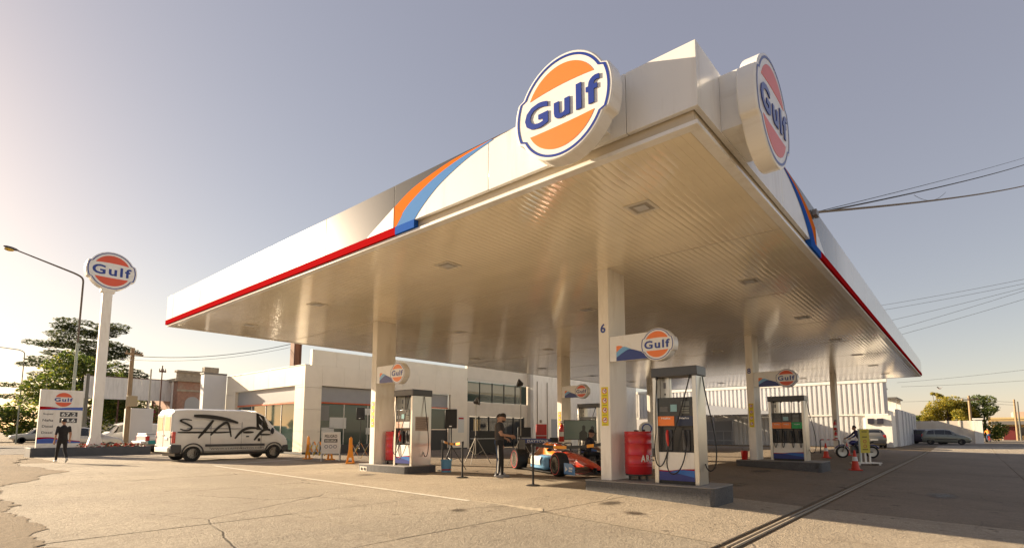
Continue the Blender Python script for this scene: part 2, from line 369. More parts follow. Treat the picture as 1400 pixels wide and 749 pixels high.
# ------------------------------------------------------------------ canopy
X0, X1, Y0, Y1 = 5.84, 43.8, 2.15, 20.78
ZB, ZT = 5.06, 5.89
canopy = thing('canopy', 'large white flat station canopy with glossy slatted ceiling and striped fascia', 'canopy', (0, 0, 0))
SILV = mat('silver_fascia_paint', (.42, .41, .40), .30, metal=.55, coat=.3, var=.03)
SOFF = mat('glossy_slat_warm_bounce', (.92, .82, .62), .08, coat=1., spec=.7, var=.05, vscale=1.5, dirt=(.6, .48, .32), dscale=.8, damt=.2, rvar=.04)  # slats are white; the warm bounce light is put into this colour
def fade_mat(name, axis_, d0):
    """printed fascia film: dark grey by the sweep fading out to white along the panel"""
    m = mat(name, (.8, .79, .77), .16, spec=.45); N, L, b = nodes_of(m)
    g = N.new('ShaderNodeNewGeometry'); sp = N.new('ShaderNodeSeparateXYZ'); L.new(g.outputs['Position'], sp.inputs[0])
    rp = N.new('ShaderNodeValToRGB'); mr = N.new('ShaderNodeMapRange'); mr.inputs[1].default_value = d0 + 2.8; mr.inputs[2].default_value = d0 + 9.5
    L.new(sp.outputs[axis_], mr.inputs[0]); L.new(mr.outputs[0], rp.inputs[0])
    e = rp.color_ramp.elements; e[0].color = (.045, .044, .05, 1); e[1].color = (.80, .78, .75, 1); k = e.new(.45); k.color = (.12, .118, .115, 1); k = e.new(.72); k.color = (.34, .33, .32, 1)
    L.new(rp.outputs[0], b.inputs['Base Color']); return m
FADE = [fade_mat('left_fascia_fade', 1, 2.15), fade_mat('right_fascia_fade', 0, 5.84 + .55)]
def seams(d0, L):
    l = [0, d0]
    while l[-1] + 2.44 < L - .6: l.append(l[-1] + 2.44)
    return l + [L]
G = .006
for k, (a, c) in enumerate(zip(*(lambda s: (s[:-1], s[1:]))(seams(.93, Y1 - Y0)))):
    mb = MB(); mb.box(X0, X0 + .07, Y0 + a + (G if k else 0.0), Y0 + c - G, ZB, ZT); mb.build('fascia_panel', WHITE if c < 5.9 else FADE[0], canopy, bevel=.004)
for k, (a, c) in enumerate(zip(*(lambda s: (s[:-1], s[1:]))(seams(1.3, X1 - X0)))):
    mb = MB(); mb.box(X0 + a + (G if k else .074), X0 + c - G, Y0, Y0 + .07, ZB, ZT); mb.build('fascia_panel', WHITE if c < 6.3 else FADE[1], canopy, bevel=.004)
mb = MB(); mb.box(X0 + .075, X1, Y1 - .07, Y1, ZB, ZT); mb.build('fascia_panel', WHITE, canopy)
mb = MB(); mb.box(X1 + .002, X1 + .07, Y0, Y1, ZB, ZT); mb.build('fascia_panel', WHITE, canopy)
# recess and lower trim on the two visible sides
mb = MB(); mb.box(X0 + .09, X1 - .05, Y0 + .09, Y1 - .09, 4.93, 5.35); mb.build('roof_deck', mat('roof_deck_cream', (.60, .52, .40), .7), canopy)
for nm, a, c in (('lower_trim', 0, 1),):
    mb = MB(); mb.box(X0 + .02, X0 + .16, Y0 + .02, Y1 - .02, 4.85, 4.905); mb.build('lower_trim', WHITE, canopy, bevel=.006)
    mb = MB(); mb.box(X0 + .163, X1 - .02, Y0 + .02, Y0 + .16, 4.85, 4.905); mb.build('lower_trim', WHITE, canopy, bevel=.006)
    mb = MB(); mb.box(X0 + .163, X1 - .02, Y1 - .16, Y1 - .02, 4.85, 4.905); mb.build('lower_trim', WHITE, canopy, bevel=.006)
    mb = MB(); mb.box(X1 - .16, X1 - .02, Y0 + .163, Y1 - .163, 4.85, 4.905); mb.build('lower_trim', WHITE, canopy, bevel=.006)
FRED = mat('fascia_red', (.38, .010, .012), .9, spec=0.); FBLU = mat('fascia_blue', (.02, .10, .42), .8, spec=.02)
mb = MB(); mb.box(X0 - .02, X0 + .08, Y0 + 5.75, Y1, 4.91, 5.06); mb.build('red_stripe', FRED, canopy)
mb = MB(); mb.box(X0 - .02, X0 + .08, Y0 + 5.19, Y0 + 5.745, 4.91, 5.06); mb.build('blue_stripe', FBLU, canopy)
mb = MB(); mb.box(X0 + 6.7, X1, Y0 - .02, Y0 + .08, 4.91, 5.06); mb.build('red_stripe', FRED, canopy)
mb = MB(); mb.box(X0 + 5.75, X0 + 6.695, Y0 - .02, Y0 + .08, 4.91, 5.06); mb.build('blue_stripe', FBLU, canopy)
# painted sweep: curves in (distance from corner, height)
def spline(pts, n=6):
    out = []
    for i in range(len(pts) - 1):
        p0, p1, p2, p3 = pts[max(i - 1, 0)], pts[i], pts[i + 1], pts[min(i + 2, len(pts) - 1)]
        for k in range(n):
            t = k / n
            out.append(tuple(.5 * (2 * b + (c - a) * t + (2 * a - 5 * b + 4 * c - d) * t * t + (3 * b - a - 3 * c + d) * t ** 3) for a, b, c, d in zip(p0, p1, p2, p3)))
    return out + [pts[-1]]
wb = spline([(5.2, 5.065), (4.95, 5.27), (4.52, 5.52), (3.88, 5.74), (3.25, 5.86)])
bo = spline([(5.74, 5.065), (5.44, 5.36), (4.82, 5.63), (4.15, 5.79), (3.32, 5.875)])
od = spline([(5.795, 5.47), (5.28, 5.67), (4.53, 5.81), (3.97, 5.86), (2.86, 5.885)])
FOR = mat('fascia_orange', (.66, .15, .008), .8, spec=.03); FLB = mat('fascia_light_blue', (.09, .23, .52), .8, spec=.03)
for side in (0, 1):
    def pt(q, o=.004, side=side): return (X0 - o, Y0 + q[0], min(q[1], ZT - .002)) if side == 0 else (X0 + q[0] + (.55 if q[0] < 90 else 0), Y0 - o, min(q[1], ZT - .002))
    def strip(a, c, name, m, o=.004):
        mb = MB(); k = len(a); mb.add([pt(p, o) for p in a] + [pt(p, o) for p in c], [(i, i + 1, k + i + 1, k + i) for i in range(k - 1)]); return mb.build(name, m, canopy, smooth=0)
    strip(bo, wb, 'blue_sweep', FLB if side == 0 else FBLU, .005)
    n_ = len(od); strip(od, bo[:n_], 'orange_sweep', FOR)
    mb = MB(); mb.add([pt(p, .006) for p in ((5.795, 5.472), (5.795, 5.065), (5.735, 5.065), (5.60, 5.20), (5.55, 5.26))], [(0, 1, 2, 3, 4)]); mb.build('orange_sweep', FOR, canopy, smooth=0)
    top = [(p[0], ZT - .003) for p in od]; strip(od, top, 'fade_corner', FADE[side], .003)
    mb = MB(); mb.add([pt(p, .007) for p in ((5.82, 5.46), (6.55, 5.13), (6.68, 5.065), (5.82, 5.065))], [(0, 1, 2, 3)]); mb.build('white_corner', WHITE, canopy, smooth=0)
# ceiling slats (along X), bay by bay between cover strips
SX = [X0 + .165, 10.07] + [10.07 + 4.83 * k for k in range(1, 7)] + [X1 - .165]
PIT = .125; NS = int((Y1 - Y0 - .34) / PIT)
def slat_mb(mb, x0, x1, y):
    prof = [(y + .0003, .006), (y + .003, .0018), (y + .03, .0), (y + .085, .0003), (y + .122, .0024), (y + .1247, .006)]
    return mb.loft([[(x, p[0], 4.862 + p[1]) for p in prof] for x in (x0 + .004, x1 - .004)], closed=True, caps=False)
for b_ in range(len(SX) - 1):
    if b_ < 2:
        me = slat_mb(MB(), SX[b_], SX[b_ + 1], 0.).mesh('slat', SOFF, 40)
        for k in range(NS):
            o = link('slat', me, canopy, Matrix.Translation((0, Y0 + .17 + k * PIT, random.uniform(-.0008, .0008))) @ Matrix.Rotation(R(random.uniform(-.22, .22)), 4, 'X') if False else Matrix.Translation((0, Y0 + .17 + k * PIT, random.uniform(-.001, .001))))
    elif b_ == 2: rest = MB()
    if b_ >= 2:
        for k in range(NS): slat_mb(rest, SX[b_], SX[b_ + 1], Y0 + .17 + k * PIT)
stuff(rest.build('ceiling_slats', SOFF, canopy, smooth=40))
for x in SX[1:-1]:
    mb = MB(); mb.box(x - .012, x + .012, Y0 + .17, Y1 - .17, 4.858, 4.875); mb.build('cover_strip', mat('cover_strip_paint', (.45, .40, .33), .4), canopy)
# columns
STK = {}
def sticker_strip(parent, x, y, z0, z1, wd):
    """yellow strip of four round prohibition marks on the -X face"""
    M4 = frame((x, y, (z0 + z1) / 2), (0, -1, 0), (0, 0, 1)); h = z1 - z0
    mb = MB(); mb.box(-wd / 2, wd / 2, -h / 2, h / 2, 0, .003); s = mb.build('warning_sticker', YELLOW, parent, M4)
    for k in range(4):
        cy = h / 2 - h * (k + .5) / 4
        mb = MB(); mb.lathe([(.0, .0), (wd * .36, .0), (wd * .36, .004), (0, .004)], 20, T(0, cy + .02, .002)); mb.build('warning_disc', mat('sticker_white', (.8, .8, .78), .5), s)
        mb = MB(); mb.lathe([(wd * .28, .0062), (wd * .36, .0062), (wd * .36, .0066), (wd * .28, .0066)], 20, T(0, cy + .02, .0), close=True)
        mb.obox((0, cy + .02, .0068), (wd * .6, wd * .07, .0006), Matrix.Rotation(R(-45 if k < 3 else 0), 3, 'Z')); mb.build('warning_ring', mat('sticker_red', (.55, .03, .05), .5), s)
        mb = MB(); mb.obox((0.0, cy + .02, .0066), (wd * .28, wd * .12, .0004), Matrix.Rotation(R(20 * k - 20), 3, 'Z')); mb.obox((0.02, cy + .035, .0066), (wd * .1, wd * .28, .0004)); mb.build('warning_symbol', BLACK, s)
        mb = MB(); mb.box(-wd * .32, wd * .32, cy - wd * .50, cy - wd * .44, .003, .0036); mb.build('sticker_text_line', BLACK, s)
def column(x, y, num=None, dy=.26, dx=.75, zs=None, base=0.):
    mb = MB(); mb.box(x, x + dx, y, y + dy, base, 4.868); c = mb.build('column', WHITEM, canopy, bevel=.012)
    if num: link('column_number', text_mesh(num, .27, G_BLUE, .002, .006), c, frame((x - .003, y + dy * .55, 3.52), (0, -1, 0), (0, 0, 1)))
    if zs: sticker_strip(c, x - .001, y + dy * .5, zs[0], zs[1], .17)
    return c
column(10.05, 5.85, '6', zs=(1.38, 2.22))
column(10.08, 14.48, None, zs=(1.40, 2.22))
column(20.80, 6.00, '8', zs=(1.42, 2.3))
column(20.62, 14.62, None, zs=(1.40, 2.2))
c3 = column(38.1, 6.2, None)
column(37.6, 18.4, None)
# ceiling lights
LIT = mat('lamp_lens', (.55, .55, .55), .25); FRM = mat('lamp_frame', (.66, .62, .54), .3)
lx = [7.62, 13.2, 18.6, 24.0, 29.4, 34.8, 40.2]; ly = [3.78, 8.4, 13.9, 18.4]
rown = ['right-hand edge row', 'second row from the right edge', 'third row from the right edge', 'left-hand edge row']
ordn = ['nearest', 'second nearest', 'third nearest', 'fourth', 'fifth', 'sixth', 'farthest']
L0 = None
for j, y in enumerate(ly):
    for i, x in enumerate(lx):
        lab = 'square recessed canopy light, %s of the %s' % (ordn[i], rown[j])
        if L0 is None:
            L0 = thing('canopy_light', lab, 'ceiling light', (x, y, 4.86), 0, 'square lights set into the canopy ceiling')
            mb = MB()
            for a in (-1, 1): mb.box(a * .19 - .03, a * .19 + .03, -.22, .22, -.008, .0); mb.box(-.16, .16, a * .19 - .03, a * .19 + .03, -.008, .0)
            mb.build('frame', FRM, L0, bevel=.003)
            mb = MB(); mb.box(-.17, .17, -.17, .17, -.006, -.001); mb.build('backing', mat('lamp_recess', (.34, .31, .26), .4), L0)
            mb = MB(); mb.box(-.10, .10, -.10, .10, -.016, -.007); mb.build('lens', LIT, L0, bevel=.004)
        else: copy_tree(L0, (x, y, 4.86), 0, lab)
# ------------------------------------------------------------------ pump islands
def island(x0, x1, y0, y1, label):
    t = thing('pump_island', label, 'pump island', ((x0 + x1) / 2, (y0 + y1) / 2, 0), 0, 'raised kerbs under the pumps')
    hx, hy = (x1 - x0) / 2, (y1 - y0) / 2; r = .09; po = []
    for cx_, cy_, a0 in ((hx - r, hy - r, 0), (-hx + r, hy - r, 90), (-hx + r, -hy + r, 180), (hx - r, -hy + r, 270)):
        po += [(cx_ + r * cos(R(a0 + k * 22.5)), cy_ + r * sin(R(a0 + k * 22.5))) for k in range(5)]
    mb = MB(); mb.prism(po, -.25, .205); mb.build('kerb', KERB, t, bevel=.008)
    mb = MB(); mb.prism([(p[0] * 1.004, p[1] * 1.004) for p in po], .207, .23); mb.build('top_slab', mat('island_top', (.24, .23, .22), .6, var=.1, vscale=3, dirt=(.4, .34, .25), dscale=1.5, damt=.5), t, bevel=.006)
    return t
island(9.85, 10.95, 3.62, 6.42, 'grey raised pump island with a red drum and one dark pump, nearest the camera')
i2 = island(9.95, 11.15, 12.68, 15.16, 'grey pump island with two round socket holes, beside the blue bucket')
for k in (0, 1):
    mb = MB(); mb.lathe([(.0, .0), (.045, .0), (.045, .012), (.0, .012)], 14, frame((-.602, 1.02 - k * .17, .075), (0, -1, 0), (0, 0, 1))); mb.build('socket_hole', BLACK, i2)
mb = MB(); mb.box(-.603, -.6, .75, 1.13, .0, .15); mb.build('socket_plate', mat('pale_plate', (.6, .57, .5), .6), i2)
island(20.4, 21.9, 3.85, 6.65, 'grey pump island under the orange and green pump, standing in shade')
island(20.35, 21.7, 12.6, 15.3, 'grey pump island behind the race car, half hidden')

# oil and drip stains by the pumps
def stain_mat():
    m = bpy.data.materials.new('oil_stain'); m.use_nodes = True; N, L, b = nodes_of(m); b.inputs['Base Color'].default_value = (.055, .042, .03, 1); b.inputs['Roughness'].default_value = .45
    tc = N.new('ShaderNodeTexCoord'); gr = N.new('ShaderNodeTexGradient'); gr.gradient_type = 'SPHERICAL'; L.new(tc.outputs['Object'], gr.inputs[0])
    n = N.new('ShaderNodeTexNoise'); n.inputs['Scale'].default_value = 3.4; n.inputs['Detail'].default_value = 8; n.inputs['Roughness'].default_value = .7; L.new(tc.outputs['Object'], n.inputs['Vector'])
    mu = N.new('ShaderNodeMath'); mu.operation = 'MULTIPLY'; L.new(gr.outputs[1], mu.inputs[0]); L.new(n.outputs[0], mu.inputs[1])
    mr = N.new('ShaderNodeMapRange'); mr.inputs[1].default_value = .16; mr.inputs[2].default_value = .40; mr.inputs[4].default_value = .62; L.new(mu.outputs[0], mr.inputs[0])
    tr = N.new('ShaderNodeBsdfTransparent'); mx = N.new('ShaderNodeMixShader'); L.new(mr.outputs[0], mx.inputs[0]); L.new(tr.outputs[0], mx.inputs[1]); L.new(b.outputs[0], mx.inputs[2]); L.new(mx.outputs[0], N['Material Output'].inputs[0]); return m
STAIN = stain_mat()
for x, y, sx, sy in ((8.7, 5.1, .55, .30), (8.1, 4.3, .30, .35), (18.7, 5.3, 1.3, .5), (14.0, 4.6, .9, .5), (9.1, 13.4, .5, .5), (6.0, 6.3, .28, .2), (16.0, .6, 1.2, .5)):
    mb = MB(); mb.add([(cos(2 * pi * k / 20), sin(2 * pi * k / 20), 0) for k in range(20)], [tuple(range(20))])
    dz = (gz(x, y + .1) - gz(x, y - .1)) / .2
    struct(mb.build('oil_stain', STAIN, None, Matrix.Translation((x, y, gz(x, y) + .017)) @ Matrix.Rotation(math.atan(dz), 4, 'X') @ Matrix.Diagonal((sx, sy, 1, 1)), smooth=0))
# ------------------------------------------------------------------ round brand signs
def fit_text(s, wd, ht, m, ext=.004, bold=.02):
    key = ('fit', s, round(wd, 4), round(ht, 4), ext, bold, m.name)
    if key in _txt: return _txt[key]
    me = text_mesh(s.replace(' ', ''), 1., m, ext, bold, 1., 1.18 if ' ' in s else 1.).copy()
    w0 = max(v.co.x for v in me.vertices) * 2; h0 = max(v.co.y for v in me.vertices) * 2
    for v in me.vertices: v.co.x *= wd / w0; v.co.y *= ht / h0
    _txt[key] = me; return me
def disc_r(t): return 1.09 if abs(sin(t)) < .40 else 1.0
def disc_pts(R_, s, n=72):
    out = []
    for k in range(n):
        t = 2 * pi * (k + .5) / n; out.append((R_ * s * disc_r(t) * cos(t), R_ * s * disc_r(t) * sin(t)))
    return out
def gulf_disc(parent, R_, M4, depth, orange=None, face2=False, d=.004, ext=.0):
    orange = orange or G_OR
    mb = MB(); mb.prism(disc_pts(R_, 1.0), -depth, 0); cas = mb.build('casing', WHITE, parent, M4, smooth=30, bevel=min(.02, R_ * .03))
    for s_ in ((1, -1) if face2 else (1,)):
        F = M4 @ (Matrix.Identity(4) if s_ == 1 else T(0, 0, -depth) @ Matrix.Rotation(pi, 4, 'Y'))
        a = disc_pts(R_, .945); c = disc_pts(R_, .900); n = len(a)
        mb = MB(); mb.add([(*p, d) for p in a] + [(*p, d) for p in c], [(k, (k + 1) % n, n + (k + 1) % n, n + k) for k in range(n)]); mb.build('blue_outline', G_BLUE, parent, F, smooth=0)
        for u in (1, -1):
            y0 = .36; t0 = math.asin(y0 / .80); arc = [(.80 * R_ * cos(t0 + (pi - 2 * t0) * k / 24), u * .80 * R_ * sin(t0 + (pi - 2 * t0) * k / 24)) for k in range(25)]
            mid = [(-.80 * R_ * cos(t0) + 1.6 * R_ * cos(t0) * k / 8, u * R_ * (y0 + .045 * (1 - ((k - 4) / 4) ** 2) * (1 if u == 1 else .3))) for k in range(1, 8)]
            po = arc + mid; po = po if u == 1 else po[::-1]
            mb = MB(); mb.prism(po, .0, d); mb.build('orange_segment', orange, parent, F, smooth=0)
        link('lettering', fit_text('G u l f', 1.66 * R_, .50 * R_, G_BLUE, .003 + ext, .026), parent, F @ T(0, -.0 * R_, d + .001 + ext))
    return cas
# two big discs on the canopy corner
t = thing('round_sign', 'big orange and white round brand sign on the sunlit left canopy fascia', 'sign', M4=frame((5.36, 3.77, 5.50), (0, -1, 0), (0, 0, 1)), group='round signs on the canopy corner')
gulf_disc(t, .715, Matrix.Identity(4), .25, ext=.003)
mb = MB(); mb.box(-.45, .45, -.35, .35, -.478, -.252); mb.build('mounting_box', WHITE, t)
t = thing('round_sign', 'big orange and white round brand sign on the shaded right canopy fascia', 'sign', M4=frame((7.22, 1.66, 5.43), (1, 0, 0), (0, 0, 1)), group='round signs on the canopy corner')
gulf_disc(t, .735, Matrix.Identity(4), .23, G_RED, ext=.003)
mb = MB(); mb.box(-.60, .45, -.35, .40, -.488, -.232); mb.build('mounting_box', WHITE, t)
# blade signs on columns
def wave(parent, M4, x0, x1, y0, h, cols, d=.003):
    """stacked wave bands: list of (material, list of (u, v) top curve)"""
    for i, (nm, m, cv) in enumerate(cols):
        c = spline(cv, 5); k = len(c)
        mb = MB(); mb.add([(x0 + (x1 - x0) * p[0], y0 + h * p[1], d * (i + 1)) for p in c] + [(x0 + (x1 - x0) * p[0], y0, d * (i + 1)) for p in c], [(j, j + 1, k + j + 1, k + j) for j in range(k - 1)])
        mb.build(nm, m, parent, M4, smooth=0)
def blade(x, y, zc, label, orange):
    t = thing('blade_sign', label, 'sign', M4=frame((x, y, zc), (0, -1, 0), (0, 0, 1)), group='brand signs sticking out from the columns')
    mb = MB(); mb.box(0, .95, -.275, .275, -.16, 0); mb.build('panel', WHITE, t, bevel=.008)
    wave(t, Matrix.Identity(4), .17, .95, -.272, .42, [
        ('orange_wave', G_OR, [(0, .78), (.15, .76), (.4, .50), (.7, .36), (1, .44)]),
        ('light_wave', LBLUE, [(0, .45), (.2, .70), (.38, .62), (.65, .36), (1, .30)]),
        ('blue_wave', mat('deep_blue_paint', (.02, .04, .22), .35, coat=.2), [(0, .18), (.22, .42), (.42, .55), (.7, .40), (1, .22)])])
    gulf_disc(t, .335, T(1.12, -.005, .03), .22, orange, d=.003)
    return t
blade(10.065, 5.847, 3.035, 'brand blade sign on the column numbered 6 above the near pump', G_OR)
blade(10.095, 14.477, 3.07, 'brand blade sign on the left column by the steel-sided pump', G_OR)
blade(20.815, 5.997, 3.18, 'brand blade sign on the column numbered 8 by the orange and green pump', G_RED)
blade(20.635, 14.617, 3.12, 'brand blade sign on the column behind the race car', G_RED)
# ------------------------------------------------------------------ tall pole sign, price board and flower bed
BEDY = 35.2
bed = thing('flower_bed', 'low dark grey walled flower bed at the foot of the tall sign', 'flower bed', (7.0, BEDY + .9, 0))
KD = mat('dark_grey_wall_paint', (.075, .08, .09), .6, var=.1, vscale=3)
for a in ((-2.5, 2.6, -.9, -.75), (-2.5, 2.6, .75, .9), (-2.5, -2.35, -.75, .75), (2.45, 2.6, -.75, .75)):
    mb = MB(); mb.box(*a, -.05, .45); mb.build('wall', KD, bed, bevel=.01)
mb = MB(); mb.box(-2.35, 2.45, -.75, .75, .2, .38); mb.build('soil', SOIL, bed)
mb = MB(); rr = random.Random(3)
for k in range(420):
    x = rr.uniform(-.75, .55) if k % 2 else rr.uniform(.45, 2.4); y = rr.uniform(-.7, .3); z = rr.uniform(.40, .62)
    s_ = rr.uniform(.03, .06); M3 = Matrix.Rotation(rr.uniform(0, 6), 3, 'Z') @ Matrix.Rotation(rr.uniform(-1, 1), 3, 'X')
    mb.use(0 if rr.random() < .6 else 1)
    mb.add([Vector((x, y, z)) + M3 @ Vector(p) * s_ for p in ((-1, -1, 0), (1, -1, .2), (1, 1, 0), (-1, 1, .2))], [(0, 1, 2, 3)])
stuff(mb.build('flowers', [mat('red_flowers', (.55, .05, .02), .6), mat('flower_leaves', (.06, .12, .03), .6)], bed, smooth=0))
t = thing('pole_sign', 'tall white pole topped by a round orange brand sign', 'sign', (7.16, BEDY + .7, .38))
mb = MB(); mb.prism([(-.22, -.16), (.22, -.16), (.22, .16), (-.22, .16)], .2, 9.0); mb.build('pole', WHITEM, t, bevel=.02)
mb = MB(); mb.loft([[(-.40, -.22, 0), (.40, -.22, 0), (.40, .22, 0), (-.40, .22, 0)], [(-.34, -.2, .12), (.34, -.2, .12), (.34, .2, .12), (-.34, .2, .12)], [(-.23, -.17, .6), (.23, -.17, .6), (.23, .17, .6), (-.23, .17, .6)]]); mb.build('pole_foot', WHITEM, t, smooth=60)
mb = MB(); mb.box(-.32, .32, -.18, .18, 8.55, 8.95); mb.build('collar', WHITEM, t, bevel=.02)
gulf_disc(t, 1.07, frame((0.1, -.20, 9.78), (1, 0, 0), (0, 0, 1)), .5, G_RED, True)
t = thing('price_board', 'white fuel price board with a brand badge and digits, behind the walking person', 'sign', (5.6, BEDY + .45, .45))
mb = MB(); mb.box(-.87, .87, -.14, .14, -.02, 2.95); mb.build('cabinet', WHITEM, t, bevel=.02)
F = frame((0, -.142, 0), (1, 0, 0), (0, 0, 1))
def flat(nm, m, x0, x1, y0, y1, d=.004, par=t, FF=F):
    mb = MB(); mb.box(x0, x1, y0, y1, 0, d); return mb.build(nm, m, par, FF)
for u in (1, -1):
    t0 = math.asin(.38); arc = [(.36 * cos(t0 + (pi - 2 * t0) * k / 20), u * .36 * sin(t0 + (pi - 2 * t0) * k / 20)) for k in range(21)]
    mb = MB(); mb.prism(arc if u == 1 else arc[::-1], 0, .004); mb.build('orange_segment', G_RED, t, F @ T(.05, 2.45, 0), smooth=0)
link('lettering', fit_text('G u l f', .74, .20, G_BLUE, .003, .03), t, F @ T(.05, 2.45, .004))
wave(t, F, -.86, .86, 1.92, .17, [('red_wave', FRED, [(0, .95), (.3, .8), (.6, .3), (1, .1)]), ('blue_wave', BLUE, [(0, .0), (.3, .35), (.6, .75), (1, .95)])])
for k, (nm, pr) in enumerate((('Super', '67.2'), ('Nafta', '74.6'), ('Diesel', None), ('Diesel', None))):
    y = 1.70 - k * .31
    link('fuel_name', fit_text(nm, .42, .12, mat('print_black', (.03, .03, .03), .5), .001, .01), t, F @ T(-.50, y, .002))
    if pr:
        flat('digit_panel', mat('digit_panel', (.04, .04, .045), .4), -.05, .66, y - .12, y + .12)
        link('price_digits', fit_text(pr, .58, .18, mat('digit_white', (.8, .8, .76), .5), .001, .02), t, F @ T(.30, y, .006))
wave(t, F, -.86, .86, .22, .34, [('red_wave', FRED, [(0, .9), (.3, .92), (.55, .65), (1, .3)]), ('blue_wave', BLUE, [(0, .6), (.3, .75), (.55, .45), (1, .2)])])
flat('lower_panel', WHITEM, -.86, .86, .0, .215, .006)
